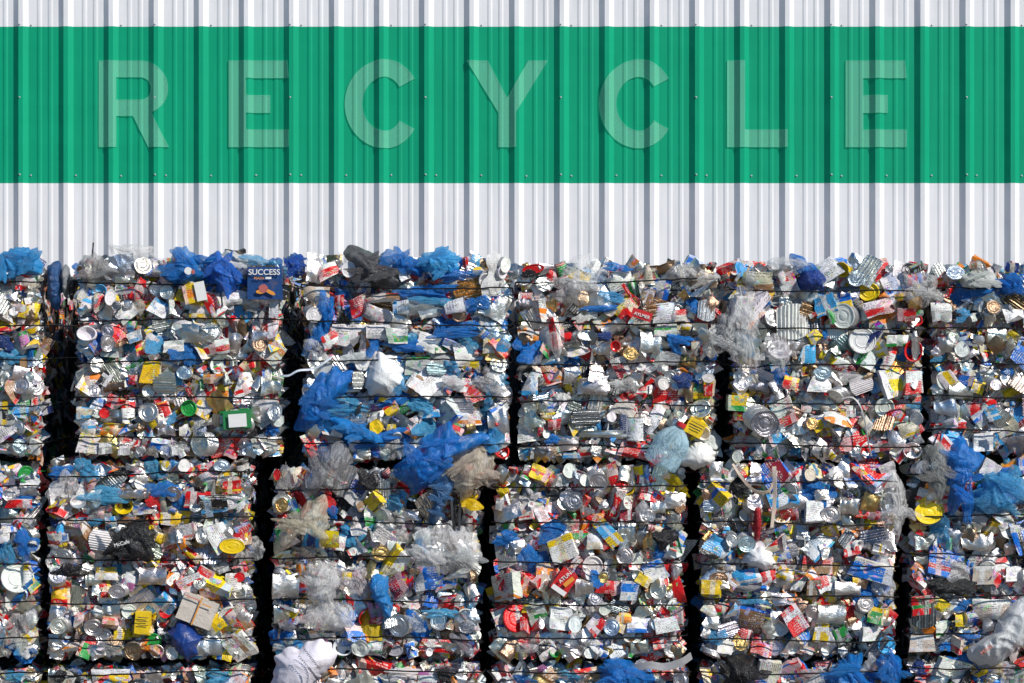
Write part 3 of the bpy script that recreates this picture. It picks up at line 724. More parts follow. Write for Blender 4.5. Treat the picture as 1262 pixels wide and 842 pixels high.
def scrap_mesh(x0, x1, z0, z1, dep, seed, dens):
    """the packed mass behind the front layer: many small creased pieces over all six sides (local coordinates, front at y=0)"""
    g = np.random.default_rng(seed)
    W, H = x1 - x0, z1 - z0
    cents, frames = [], []
    ex, ey, ez = np.eye(3)

    def side(n, o, a, b, nor, la, lb, push):
        for _ in range(int(n)):
            p = o + a * g.uniform(.03, la - .03) + b * g.uniform(.03, lb - .03) + nor * g.uniform(*push)
            cents.append(p); frames.append((a, nor, b))
    side(330 * dens, np.array([0, 0, 0.]), ex, ez, -ey, W, H, (-.15, -.075))
    nback = len(cents)
    side(950 * dens, np.array([0, 0, 0.]), ex, ez, -ey, W, H, (-.045, .018))
    nfine = len(cents)
    side(460 * dens, np.array([0, 0, 0.]), ey, ez, -ex, dep, H, (-.075, -.025))
    side(460 * dens, np.array([W, 0, 0.]), ey, ez, ex, dep, H, (-.075, -.025))
    side(420 * dens, np.array([0, 0, H]), ex, ey, ez, W, dep, (-.07, -.01))
    side(160 * dens, np.array([0, dep, 0.]), ex, ez, ey, W, H, (-.05, .0))
    n = 5
    u = np.linspace(-.5, .5, n)
    U, Q = np.meshgrid(u, u)
    N = len(cents)
    base = np.stack([U.ravel(), np.zeros(n * n), Q.ravel()], 1)
    V = np.repeat(base[None], N, 0)
    for _ in range(4):
        d = unit(g.normal(size=(N, 3))); c = g.uniform(-.4, .4, size=(N, 1))
        s = np.abs(np.einsum('nij,nj->ni', V, d) - c)
        V = V + (s - s.mean(1, keepdims=True))[..., None] * unit(g.normal(size=(N, 3)))[:, None, :] * .42
    a = g.uniform(0, 6.283, N)
    ca, sa = np.cos(a)[:, None], np.sin(a)[:, None]
    X = V[..., 0] * ca - V[..., 2] * sa
    Z = V[..., 0] * sa + V[..., 2] * ca
    size = g.uniform(.05, .13, (N, 1))
    size[nback:nfine] = g.uniform(.018, .055, (nfine - nback, 1))
    X, Z, Y = X * size, Z * size * g.uniform(.6, 1.0, (N, 1)), V[..., 1] * size * .8
    fr = np.array(frames)
    Wd = X[..., None] * fr[:, None, 0] + Y[..., None] * fr[:, None, 1] + Z[..., None] * fr[:, None, 2] + np.array(cents)[:, None, :]
    q = np.array(grid_idx(n, n))
    Fa = (q[None] + (np.arange(N) * n * n)[:, None, None]).reshape(-1, 4)
    me = bpy.data.meshes.new('packed_scrap')
    me.vertices.add(N * n * n)
    me.vertices.foreach_set('co', Wd.astype(np.float32).ravel())
    nf = len(Fa)
    me.loops.add(nf * 4)
    me.loops.foreach_set('vertex_index', Fa.astype(np.int32).ravel())
    me.polygons.add(nf)
    me.polygons.foreach_set('loop_start', np.arange(0, nf * 4, 4, dtype=np.int32))
    me.polygons.foreach_set('use_smooth', np.ones(nf, bool))
    uvl = me.uv_layers.new(name='UVMap')
    uvl.data.foreach_set('uv', np.tile(base[:, [0, 2]] + .5, (N, 1)).astype(np.float32)[Fa.ravel()].ravel())
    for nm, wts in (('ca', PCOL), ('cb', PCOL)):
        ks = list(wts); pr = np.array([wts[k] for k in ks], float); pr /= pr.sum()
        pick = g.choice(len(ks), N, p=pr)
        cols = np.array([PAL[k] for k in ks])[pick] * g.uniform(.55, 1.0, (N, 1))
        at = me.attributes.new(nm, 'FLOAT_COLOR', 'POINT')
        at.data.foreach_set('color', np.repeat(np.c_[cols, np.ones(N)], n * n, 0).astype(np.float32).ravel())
    at = me.attributes.new('sd', 'FLOAT', 'POINT')
    at.data.foreach_set('value', np.repeat(g.random(N), n * n).astype(np.float32))
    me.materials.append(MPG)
    me.update(calc_edges=True)
    me.validate()
    me.set_sharp_from_angle(angle=R(35))
    return me


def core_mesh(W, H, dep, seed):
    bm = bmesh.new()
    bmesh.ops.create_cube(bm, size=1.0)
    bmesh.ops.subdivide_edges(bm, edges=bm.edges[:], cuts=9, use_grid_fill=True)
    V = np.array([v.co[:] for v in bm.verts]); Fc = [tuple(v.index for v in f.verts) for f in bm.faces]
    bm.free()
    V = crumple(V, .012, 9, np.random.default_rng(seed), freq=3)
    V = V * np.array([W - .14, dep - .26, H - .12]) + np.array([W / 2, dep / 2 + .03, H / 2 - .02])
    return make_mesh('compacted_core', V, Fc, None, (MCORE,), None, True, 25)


MIXES = {'A2': {'w': 1.3, 'k': .7}, 'A3': {'b': 3, 'c': 2.5, 'w': 1.4}, 'A4': {'k': 2, 't': 2.5, 'v': 2}, 'A5': {'w': 1.5, 'y': 1.3, 'v': 1.6}, 'A6': {'k': 1.6, 'c': 2},
         'M1': {'b': 2, 'w': 1.3}, 'M2': {'y': 2, 'r': 1.3, 'v': 1.5}, 'M3': {'t': 3, 'k': 2.5, 'v': 2, 'm': 2}, 'M4': {'r': 2.2, 'g': 1.4, 'm': 1.6},
         'M5': {'w': 1.6, 'y': 1.5, 'c': 1.5}, 'M6': {'k': 2, 'b': 2, 'o': 1.5}, 'L5': {'b': 2, 't': 2}}


def build_bale(key, bi):
    pcol = {k: v * MIXES.get(key, {}).get(k, 1) for k, v in PCOL.items()}
    x0p, x1p, y0p, y1p, label = BALES[key]
    bott = key[0] == 'L'
    x0, x1, z1, z0 = X_at(x0p), X_at(x1p), Z_at(y0p), Z_at(y1p)
    if bott:
        z0 = 0.0
    root = bpy.data.objects.new('recycling_bale', None)
    root.location = (x0, 0, z0)
    root['label'] = label; root['category'] = 'bale'; root['group'] = 'stacked bales of crushed cans and packaging'
    link(root)
    W, H = x1 - x0, z1 - z0
    link(bpy.data.objects.new('compacted_core', core_mesh(W, H, DEPTH, bi)), root)
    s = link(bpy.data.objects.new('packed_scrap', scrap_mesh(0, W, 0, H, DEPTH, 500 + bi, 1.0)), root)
    s['kind'] = 'stuff'
    # wires
    g = np.random.default_rng(900 + bi)
    zw = [H * (k + .55 + g.uniform(-.12, .12)) / 5 for k in range(5)]
    if bott:
        zw = [H - .045] + [H * (k + .5) / 5 for k in range(4)]
    for zz in zw:
        sl = g.uniform(-.02, .02)
        pts = []
        nf = 22
        ph, aw = g.uniform(0, 6), g.uniform(.004, .012)
        for i in range(nf + 1):
            f = i / nf
            pts.append((f * W, -.074 - .014 * math.sin(f * math.pi) + g.uniform(-.005, .005), zz + sl * f + aw * math.sin(f * 5 + ph) + g.uniform(-.004, .004)))
        pts += [(W + .012, .02, zz + sl), (W + .015, DEPTH * .5, zz + sl), (W + .01, DEPTH, zz + sl), (W / 2, DEPTH + .012, zz), (-.01, DEPTH, zz), (-.015, DEPTH * .5, zz), (-.012, .02, zz)]
        V, Fc = tube(pts, .0047, 6, True)
        link(bpy.data.objects.new('baling_wire', make_mesh('baling_wire', V, Fc, None, (MWIRE,))), root)
    # ---- front layer
    placed = []
    count = {}
    wires = np.array(zw)

    def ypos(x, z):
        dz = np.min(np.abs(wires - (z - z0)))
        ed = min(x - x0, x1 - x, .05) / .05
        return .014 - .050 * min(1, dz / .08) + .035 * (1 - max(ed, 0)) ** 2

    def yaw(x):
        if x1 - x < .05:
            return .6 * (1 - (x1 - x) / .05) + .1
        if x - x0 < .05:
            return -(.6 * (1 - (x - x0) / .05) + .1)
        return 0.0

    def put(ty, px, py, w, h, rot, a, b, depth, tilt):
        nm = NAME[ty]
        if count.get(nm, 0) >= 99:
            return None
        count[nm] = count.get(nm, 0) + 1
        mg = 1.5 + .46 * min(max(w, h * .8), 34)
        px = min(max(px, x0p + mg), x1p - mg)
        if not bott:
            py = min(py, y1p - 4 - .50 * min(max(h, w * .7), 30))
        if key[0] != 'A':
            py = max(py, y0p + 2 + .48 * min(max(h, w * .7), 26))
        x, z = X_at(px), Z_at(py)
        return add_item(root, ty, x, ypos(x, z) + depth, z, w * M_PX, h * M_PX, rot, a, b, tilt, yaw(x))
    for it in HAND:
        t, px, py, w, h, rot, a, b = it
        if x0p - 6 <= px < x1p + 8 and (y0p - 12 <= py < y1p + 4) and not it in DONE:
            DONE.add(it)
            depth = -.014 + rnd.uniform(-.022, .016)
            if t == 'F':
                depth -= .024
            o = put(t, px, py, w * 1.06, h * 1.06, rot, a, b, depth, .16)
            placed.append((px, py, .40 * math.sqrt(w * h)))
            if o is not None and (t, px, py) in SPECIAL:
                SPECIAL[(t, px, py)].append(o)
    # ---- fill between them
    lo, hi = max(x0p - 2, -130), min(x1p + 2, 1390)
    top, bot = y0p - 4, min(y1p + 1, 905 if bott else 2000)
    types, fcol = FILMY.get(key, (TYPES, FCOL))
    PXY = np.array(placed) if placed else np.zeros((0, 3))
    n_try = int((hi - lo) * (bot - top) / 12)
    for k in range(n_try):
        s = 22 - 14.0 * (k / n_try) ** .42 + rnd.uniform(-2, 2)
        if k < n_try * .02:
            s = rnd.uniform(24, 31)
        px, py = rnd.uniform(lo, hi), rnd.uniform(top, bot)
        r = s * .42
        if len(PXY) and np.any(np.hypot(PXY[:, 0] - px, PXY[:, 1] - py) < .70 * (PXY[:, 2] + r)):
            continue
        PXY = np.vstack([PXY, (px, py, r)])
        ty = choose(types) if s < 24.5 else rnd.choice('WWKRFZ')
        asp = {'E': 1.0, 'L': 1.0, 'T': .95, 'B': .5, 'S': .72, 'M': .8, 'K': .8, 'W': .75, 'F': .7, 'R': .8, 'Z': .8}[ty] * rnd.uniform(.85, 1.15)
        w, h = s * 1.22 / math.sqrt(asp), s * 1.22 * math.sqrt(asp)
        if ty == 'F':
            w *= 1.5; h *= 1.4
        a = choose(MCOL) if ty in 'EMRZ' else choose(fcol) if ty in 'FB' else choose(pcol)
        if ty == 'E' and rnd.random() < .3:
            a = 'w'
        if ty == 'B':
            a = rnd.choice('llllc')
        if ty == 'T' and rnd.random() < .6:
            a = 'w'
        if ty == 'L' and rnd.random() < .6:
            a = rnd.choice('ssw')
        if s > 18 and a in 'pmg':
            a = rnd.choice('wvra') if ty in 'WK' else a
        b = choose(pcol)
        put(ty, px, py, w, h, 0 if ty in 'ELT' else rnd.uniform(-90, 90), a, b, rnd.uniform(-.018, .048), .40)
    # ---- things sticking up over the top edge
    if key[0] == 'A':
        for k in range(34):
            px = rnd.uniform(lo, hi)
            s = rnd.uniform(12, 26)
            ty = choose({'F': 40, 'W': 20, 'M': 16, 'K': 6, 'S': 6})
            a = choose(MCOL) if ty == 'M' else choose(FCOL_BLUE) if ty == 'F' else choose(PCOL)
            nm = NAME[ty]
            if count.get(nm, 0) >= 99:
                continue
            count[nm] = count.get(nm, 0) + 1
            yy = rnd.uniform(0.0, .45)
            add_item(root, ty, X_at(px), yy, z1 + rnd.uniform(-.04, .025), s * 1.3 * M_PX, s * M_PX, rnd.uniform(-40, 40), a, choose(PCOL), .5)
    return root


SPECIAL = {('S', 785.0, 391.0): [], ('K', 693.0, 718.0): []}
DONE = set()
for i, k in enumerate(BALES):
    build_bale(k, i)


# ------------------------------------------------------------------ loose bags and big pieces: things of their own
def star(poly, seg, smooth=.4):
    P = np.array(poly, float)
    c = np.array([P[:, 0].min() + P[:, 0].max(), P[:, 1].min() + P[:, 1].max()]) / 2
    c = .5 * c + .5 * P.mean(0)
    out = np.zeros(seg)
    n = len(P)
    for i in range(seg):
        a = 2 * math.pi * i / seg
        d = np.array([math.cos(a), -math.sin(a)])
        best = 0.0
        for k in range(n):
            p, e = P[k] - c, P[(k + 1) % n] - P[k]
            den = d[0] * e[1] - d[1] * e[0]
            if abs(den) < 1e-9:
                continue
            t = (p[0] * e[1] - p[1] * e[0]) / den
            u = (p[0] * d[1] - p[1] * d[0]) / den
            if -1e-6 <= u <= 1 + 1e-6 and t > best:
                best = t
        out[i] = best
    out = np.where(out < 1, out.mean() * .4, out)
    for _ in range(3):
        out = (np.roll(out, 1) + 2 * out + np.roll(out, -1)) / 4
    return c, out


def big_piece(name, poly, col, label, cat, y=-.09, bulge=.05, amp=.06, al=None, seed=0, mat=None, tuck=.09, group=None, streak=1.0, layers=0):
    seg, rings = 110, 30
    c, out = star(poly, seg)
    g = np.random.default_rng(3000 + seed)
    V, UV, Fc = radial(out * M_PX, rings, seg)
    e = g.normal(size=seg)
    for _ in range(4):
        e = (np.roll(e, 1) + 2 * e + np.roll(e, -1)) / 4
    e = e / (np.abs(e).max() + 1e-6)
    k = 1 + np.tile(.16 * e, rings) * V[:, 1] ** 4
    V[:, 0] *= k; V[:, 2] *= k
    size = out.mean() * M_PX * 2
    r = V[:, 1].copy()
    V[:, 1] = -bulge * .75 * np.clip(1 - r ** 2, 0, 1) + tuck * .7 * r ** 4 - pulled(V, g, size, streak)
    V /= size
    V = crumple(V, amp, 9, g, aniso=(1.5, .5, .8), freq=1.6)
    V = crumple(V, amp * .22, 7, g, freq=4)
    V *= size
    me = make_mesh(name, V, Fc, UV, (mat or MF,), None, True, 60)
    o = bpy.data.objects.new(name, me)
    p = P_at(c[0], c[1], y)
    o.location = p
    cc_ = jit(PAL[col] if isinstance(col, str) else col, .06)
    setcol(o, cc_, jit(PAL['w']), cc_, 0.0, al=(ALPHA[col] if al is None else al))
    o['label'] = label; o['category'] = cat
    if group:
        o['group'] = group
    link(o)
    for q in range(layers):
        t = 2 * math.pi * (q + g.uniform(-.3, .3)) / max(layers, 1)
        rr = out[int(t / (2 * math.pi) * seg) % seg] * M_PX
        f = bpy.data.objects.new('film_fold', LIB['F'][int(g.integers(len(LIB['F'])))])
        sz = out.mean() * M_PX * g.uniform(.9, 1.5)
        f.matrix_basis = (Matrix.Translation((rr * .62 * math.cos(t), -bulge * .35 - g.uniform(0, .03), rr * .50 * math.sin(t)))
                          @ Matrix.Rotation(g.normal(0, .5), 4, 'Y') @ Matrix.Diagonal((sz * 1.35, sz * .30, sz * g.uniform(.35, .6), 1)))
        setcol(f, jit(cc_, .15), al=min(1.0, (ALPHA[col] if al is None else al) * .85))
        link(f, o)
    return o


BAGS = [
    ([(905, 357), (932, 352), (930, 378), (938, 395), (932, 420), (938, 435), (934, 458), (918, 462), (905, 450), (902, 432), (885, 437), (872, 428), (872, 412), (884, 395), (897, 380)],
     'l', 'crumpled clear plastic bag hanging over the dark gap left of the ribbed white tin', -.13, .07, .42),
    ([(943, 415), (958, 412), (976, 422), (974, 445), (965, 472), (957, 455), (945, 440)], 'l', 'small clear bag drooping around a round tub below the ribbed white tin', -.12, .05, .34),
    ([(478, 575), (500, 570), (515, 545), (540, 530), (552, 520), (565, 535), (575, 540), (590, 525), (602, 532), (598, 548), (580, 556), (545, 562), (540, 590), (528, 602), (510, 600), (506, 622), (501, 595), (490, 590)],
     'b', 'torn bright blue bag hanging over the seam below the flattened white jug', -.15, .07, .9),
    ([(368, 605), (374, 588), (385, 562), (410, 545), (428, 548), (432, 570), (424, 578), (421, 600), (414, 580), (404, 590), (395, 602), (382, 616)], 'a',
     'grey see-through bag slung below the red and white carton at the row seam', -.14, .06, .55),
    ([(345, 660), (352, 640), (375, 622), (400, 612), (405, 640), (405, 668), (393, 668), (388, 652), (370, 658), (342, 686), (333, 680)], 'v',
     'tan see-through film sheet draped above a yellow wrapper', -.13, .06, .6),
    ([(553, 570), (565, 555), (590, 550), (606, 565), (612, 582), (600, 597), (585, 605), (568, 620), (560, 600), (554, 588)], 'v',
     'brownish film bundle at the seam right of the torn blue bag', -.12, .06, .8),
    ([(530, 590), (550, 584), (562, 598), (548, 622), (536, 652), (529, 640), (534, 615)], (.03, .12, .30), 'dark blue film tail hanging beneath the brownish film bundle', -.12, .04, .85),
    ([(505, 662), (520, 650), (560, 644), (580, 655), (594, 680), (586, 700), (555, 704), (525, 706), (510, 696)], 'l',
     'large whitish film sheet right of the black streak in the middle bale', -.13, .07, .68),
    ([(452, 716), (462, 710), (478, 712), (478, 730), (484, 750), (480, 766), (470, 752), (458, 738)], (.015, .20, .62), 'bright blue rag pressed on the front of the film covered bale', -.12, .04, 1.0),
    ([(140, 658), (158, 645), (172, 639), (184, 648), (189, 670), (186, 690), (168, 694), (150, 690), (138, 684), (122, 688)], 'k', 'black plastic bag with white writing pressed into a middle row bale', -.11, .06, 1.0),
    ([(833, 572), (845, 555), (862, 545), (875, 548), (882, 560), (880, 573), (860, 579)], 'w', 'white cloth scrap beside the pale blue water jug', -.12, .05, 1.0),
    ([(1095, 590), (1108, 585), (1118, 600), (1121, 630), (1112, 655), (1109, 682), (1098, 680), (1092, 655), (1085, 640), (1092, 615)], 'l', 'ragged clear bag hanging at the edge above the gap near the yellow can', -.13, .06, .5),
    ([(1138, 550), (1160, 545), (1171, 560), (1169, 600), (1160, 627), (1148, 612), (1140, 585)], 'a', 'grey film sheet hanging left of the blue film at the right edge', -.13, .05, .62),
    ([(1165, 562), (1180, 540), (1200, 545), (1217, 565), (1205, 580), (1190, 577), (1184, 600), (1182, 647), (1174, 642), (1171, 600)], 'b', 'deep blue film with a long tail hanging beside the grey film sheet', -.12, .05, .9),
    ([(1200, 615), (1215, 585), (1262, 575), (1280, 610), (1250, 625), (1225, 640), (1208, 632)], 'c', 'pale blue film spread under the green scrap at the right edge', -.11, .05, .6),
    ([(1018, 845), (1035, 815), (1060, 805), (1068, 815), (1058, 828), (1072, 842), (1060, 864), (1025, 864)], 'b', 'left of the two blue bags on the bottom bale with the round black bag', -.12, .07, .92),
    ([(1082, 815), (1098, 804), (1113, 813), (1112, 848), (1090, 850)], 'b', 'right of the two blue bags on the bottom bale with the round black bag', -.12, .06, .92),
    ([(738, 825), (750, 812), (775, 815), (802, 828), (797, 852), (770, 858), (745, 852)], 'b', 'bright blue bag bursting from the bottom bale under the red packs', -.12, .06, .95),
    ([(888, 828), (895, 812), (912, 807), (930, 813), (937, 828), (934, 845), (915, 853), (895, 848)], 'k', 'round bulging black bag at the bottom edge', -.12, .10, 1.0),
    ([(690, 332), (705, 317), (725, 314), (742, 330), (741, 350), (727, 362), (714, 380), (695, 376), (686, 362), (692, 345)], 'l', 'clear bag around a yellow wrapper at the top edge of a bale', -.10, .08, .36),
    ([(812, 338), (830, 322), (860, 325), (892, 340), (880, 354), (850, 347), (820, 348)], 'l', 'long clear film heap on the top edge left of the clear bag over the gap', -.05, .06, .6),
    ([(208, 325), (212, 306), (228, 304), (240, 315), (252, 330), (246, 346), (225, 352), (205, 348), (198, 352), (202, 335)], 'b', 'blue bag with a small printed logo on the top edge of a bale', -.08, .07, .9),
    ([(252, 322), (265, 305), (275, 318), (291, 328), (303, 350), (286, 363), (268, 363), (255, 346)], (.006, .10, .52), 'deep blue bag lying above a white paper bag, left of the navy box', -.09, .06, .93),
    ([(349, 318), (362, 311), (373, 315), (376, 335), (366, 343), (355, 340)], (.005, .06, .40), 'dark blue bag corner hanging into the gap beside the navy box', -.03, .05, 1.0),
    ([(95, 318), (110, 310), (122, 315), (135, 325), (147, 336), (120, 346), (100, 353), (96, 335)], 'a', 'grey film bag on the top left corner of the bale with the navy box', -.07, .07, .75),
    ([(128, 297), (140, 303), (165, 300), (185, 303), (188, 316), (165, 327), (145, 326), (135, 313)], 'l', 'faint clear film standing up against the white wall', -.02, .05, .42),
    ([(268, 316), (280, 308), (300, 317), (312, 310), (322, 325), (300, 335), (280, 331)], 'w', 'white fluffy film heap above the navy printed box', -.02, .06, .9),
    ([(422, 312), (438, 303), (455, 308), (470, 316), (466, 330), (480, 343), (500, 347), (490, 356), (465, 353), (445, 350), (438, 332)], (.07, .07, .075), 'dark grey bag slumped over the top edge of a bale', -.08, .08, .95),
    ([(466, 314), (488, 303), (500, 313), (520, 322), (522, 342), (500, 338), (480, 330)], 'b', 'blue film between the dark grey bag and the sky blue film', -.07, .05, .95),
    ([(516, 314), (545, 305), (562, 312), (569, 330), (560, 341), (530, 342), (518, 332)], (.03, .34, .74), 'sky blue crinkled film on the top edge of a bale', -.08, .05, .85),
    ([(-8, 318), (12, 305), (35, 306), (48, 320), (51, 338), (25, 342), (10, 344), (-8, 342)], (.015, .26, .68), 'bright blue film draped on the bale at the left picture edge', -.08, .06, .88),
    ([(946, 326), (955, 316), (975, 317), (1000, 322), (1012, 331), (995, 335), (960, 335)], 'l', 'clear film heap above the navy scrap on the top edge', -.02, .05, .55),
    ([(982, 346), (990, 333), (1008, 331), (1020, 342), (1018, 356), (998, 359), (986, 356)], (.008, .035, .26), 'navy foil scrap under the clear film heap', -.09, .05, 1.0),
    ([(1115, 345), (1135, 334), (1158, 340), (1156, 366), (1140, 380), (1120, 374), (1112, 360)], 'l', 'clear bag bulging over the last upper gap beside the white printed carton', -.10, .07, .45),
    ([(1184, 346), (1195, 333), (1230, 335), (1234, 350), (1210, 357), (1190, 356)], 'w', 'fluffy white film lump on the top edge near the right picture edge', -.08, .06, .95),
    ([(1226, 352), (1238, 338), (1255, 334), (1264, 350), (1258, 362), (1238, 366)], 'b', 'blue film lump right of the fluffy white film', -.08, .05, .92),
    ([(448, 476), (455, 450), (468, 435), (485, 438), (498, 452), (496, 475), (478, 488), (460, 486)], (.80, .81, .83), 'flattened white plastic jug pressed between blue films', -.10, .05, 1.0),
    ([(365, 515), (372, 490), (385, 470), (410, 452), (430, 456), (431, 475), (412, 497), (397, 515), (380, 537), (366, 532)], 'b', 'long blue film sheet lower left of the flattened white jug', -.10, .05, .88),
    ([(403, 513), (425, 517), (450, 528), (477, 538), (472, 552), (440, 543), (410, 532)], (.01, .19, .58), 'twisted blue film band below the purple wrapper', -.10, .04, .95),
    ([(915, 695), (922, 680), (938, 673), (953, 680), (958, 697), (945, 704), (928, 700)], 'w', 'white plastic sheet below the red strip in a middle row bale', -.10, .05, .95),
    ([(931, 622), (938, 622), (940, 645), (937, 668), (931, 670), (929, 645)], (.46, .01, .016), 'narrow red plastic strip hanging above the white plastic sheet', -.11, .02, 1.0),
    ([(338, 720), (352, 712), (360, 716), (348, 730), (338, 734)], 'l', 'scrap of clear film at the left side of the film covered bale', -.09, .03, .5),
    ([(378, 700), (395, 690), (412, 694), (416, 720), (410, 745), (392, 750), (378, 742), (374, 720)], 'l', 'cloudy vertical film sheet under the yellow wrapper', -.12, .05, .55),
    ([(376, 752), (400, 742), (432, 748), (438, 765), (420, 778), (390, 780), (374, 770)], 'l', 'cloudy film sheet lowest in the film covered bale', -.12, .05, .55),
]
bag_objs = {}
for i, (poly, c, lab, y, bul, al) in enumerate(BAGS):
    nm, cat = 'plastic_bag', 'plastic bag'
    if 'film' in lab:
        nm, cat = 'plastic_film', 'plastic film'
    if 'rag' in lab.split() or 'cloth' in lab.split():
        nm, cat = 'rag', 'rag'
    if lab.startswith('flattened white plastic jug'):
        nm, cat = 'plastic_jug', 'jug'
    if 'strip hanging' in lab:
        nm, cat = 'plastic_strip', 'strip'
    if 'scrap' in lab.split() and 'foil' in lab:
        nm, cat = 'foil_scrap', 'foil'
    if 'sheet below the red' in lab:
        nm, cat = 'plastic_sheet', 'sheet'
    solid = lab.startswith('flattened white') or 'cloth' in lab.split() or lab.startswith('white plastic sheet')
    bag_objs[lab] = big_piece(nm, poly, c, lab, cat, y=y, bulge=bul, amp=.008 if solid else .018 if c in ('l', 'v', 'a') else .028, mat=MM if solid else None, streak=.3 if solid else .75 if c in ('l', 'v', 'a') else 1.2, layers=0 if solid or cat in ('strip', 'rag', 'foil') else 2 if c in ('l', 'v', 'a') else 4, al=(al * .46 if c == 'l' else al * .62 if c in 'va' else al) if isinstance(c, str) and c in 'lva' else al * .72 if c in ('b', 'c') else al, seed=i)


# ------------------------------------------------------------------ lettering helper
def text_mesh(body, size, name, mat, thick=.0008):
    cu = bpy.data.curves.new('txt', 'FONT')
    cu.body = body; cu.size = size; cu.align_x = 'CENTER'; cu.align_y = 'CENTER'
    cu.extrude = thick
    cu.offset = size * .012
    ob = bpy.data.objects.new('txt', cu)
    COL.objects.link(ob)
    dg = bpy.context.evaluated_depsgraph_get()
    me = bpy.data.meshes.new_from_object(ob.evaluated_get(dg))
    me.transform(Matrix.Rotation(R(90), 4, 'X'))
    me.name = name
    me.materials.clear(); me.materials.append(mat)
    bpy.data.objects.remove(ob); bpy.data.curves.remove(cu)
    return me


def child_mesh(name, me, parent, world):
    o = bpy.data.objects.new(name, me)
    link(o, parent)
    o.matrix_parent_inverse = Matrix()
    o.matrix_basis = parent.matrix_basis.inverted() @ world
    return o


def disc_mesh(name, rx, rz, mat, n=20, wob=.06, thick=.001):
    g = np.random.default_rng(int(rx * 1e5) + 5)
    V = [(0, -thick, 0)]; a = np.linspace(0, 2 * math.pi, n, endpoint=False)
    if n == 4:
        a = a + math.pi / 4; rx, rz = rx * 1.414, rz * 1.414
    for t in a:
        k = 1 + g.uniform(-wob, wob)
        V.append((rx * k * math.cos(t), -thick, rz * k * math.sin(t)))
    for t in a:
        k = 1 + g.uniform(-wob, wob)
        V.append((rx * k * math.cos(t), thick, rz * k * math.sin(t)))
    Fc = [(0, 1 + i, 1 + (i + 1) % n) for i in range(n)]
    Fc += [(1 + i, 1 + n + i, 1 + n + (i + 1) % n, 1 + (i + 1) % n) for i in range(n)]
    return make_mesh(name, np.array(V), Fc, None, (mat,), None, False)


def flat_pack(name, px, py, w, h, rot, ca, cb, label, cat, y=-.085, amp=.012, thick=.16, printmat=None, seed=1):
    """a stiff, hardly crushed pack with a front that can carry lettering; a thing of its own"""
    bm = bmesh.new()
    bmesh.ops.create_cube(bm, size=1.0)
    bmesh.ops.subdivide_edges(bm, edges=bm.edges[:], cuts=7, use_grid_fill=True)
    V = np.array([v.co[:] for v in bm.verts]); Fc = [tuple(v.index for v in f.verts) for f in bm.faces]
    bm.free()
    g = np.random.default_rng(seed)
    UV = V[:, [0, 2]] + .5
    V = crumple(V, amp, 6, g)
    V = V * np.array([w * M_PX, thick, h * M_PX])
    me = make_mesh(name, V, Fc, UV, (printmat or MM,), None, True, 28)
    o = bpy.data.objects.new(name, me)
    setcol(o, ca, cb, ca, 0.0)
    p = P_at(px, py, y)
    o.matrix_basis = Matrix.Translation((p.x, y + thick / 2, p.z)) @ Matrix.Rotation(R(rot), 4, 'Y')
    o['label'] = label; o['category'] = cat
    return link(o)


def on_front(o, dx, dz, lift, rot=0):
    """world matrix on the front of a flat pack, dx/dz in its own frame (metres)"""
    return o.matrix_basis @ Matrix.Translation((dx, lift, dz)) @ Matrix.Rotation(R(rot), 4, 'Y')


# navy printed box with its writing and picture
nb = flat_pack('carton', 326, 349, 42, 40, 0, (.012, .055, .19), PAL['b'], 'navy printed carton with white writing and a fruit picture', 'carton', y=-.10, amp=.016, seed=4)
LIFT = -.096
child_mesh('lettering', text_mesh('SUCCESS', .046, 'lettering', MINKW), nb, on_front(nb, 0, .062, LIFT))
child_mesh('lettering', text_mesh('PEACH', .019, 'lettering', MINKO), nb, on_front(nb, -.030, .027, LIFT))
child_mesh('printed_bar', disc_mesh('printed_bar', .017, .006, MINKW, 4, 0), nb, on_front(nb, .024, .029, LIFT))
child_mesh('printed_fruit', disc_mesh('printed_fruit', .026, .025, MINKP), nb, on_front(nb, -.006, -.032, LIFT - .0005))
child_mesh('printed_fruit', disc_mesh('printed_fruit', .032, .011, MINKO), nb, on_front(nb, .034, -.052, LIFT, 28))
child_mesh('printed_fruit', disc_mesh('printed_fruit', .026, .012, MINKO), nb, on_front(nb, -.022, -.050, LIFT))

# tin with the red label
ay = flat_pack('tin_label', 791, 388, 25, 11, 18, (.52, .012, .016), PAL['w'], 'red paper label with white capitals on a dented white tin', 'label', y=-.135, amp=.008, thick=.03, seed=6)
child_mesh('lettering', text_mesh('AYLMER', .026, 'lettering', MINKW), ay, on_front(ay, .002, -.004, -.0195, 0))

# red tuna pack
at = flat_pack('carton', 695, 718, 22, 29, 35, (.55, .014, .016), PAL['w'], 'red carton with white word and an orange panel, lying aslant below the blue film', 'carton', y=-.115, amp=.012, seed=8)
child_mesh('lettering', text_mesh('ATUN', .032, 'lettering', MINKW), at, on_front(at, -.012, .030, LIFT, -75))
child_mesh('printed_panel', disc_mesh('printed_panel', .035, .012, MINKO, 4, 0), at, on_front(at, .020, .020, LIFT, -75))
child_mesh('printed_panel', disc_mesh('printed_panel', .046, .014, MINKW, 4, 0), at, on_front(at, 0, -.052, LIFT))

# folded navy sleeve
nv = big_piece('padded_sleeve', [(203, 780), (219, 766), (232, 770), (250, 788), (243, 808), (229, 818), (212, 802)], (.008, .04, .20),
               'navy blue padded sleeve folded over below the cream carton', 'sleeve', y=-.11, bulge=.04, amp=.03, al=1.0, seed=95, mat=MM, streak=.5)
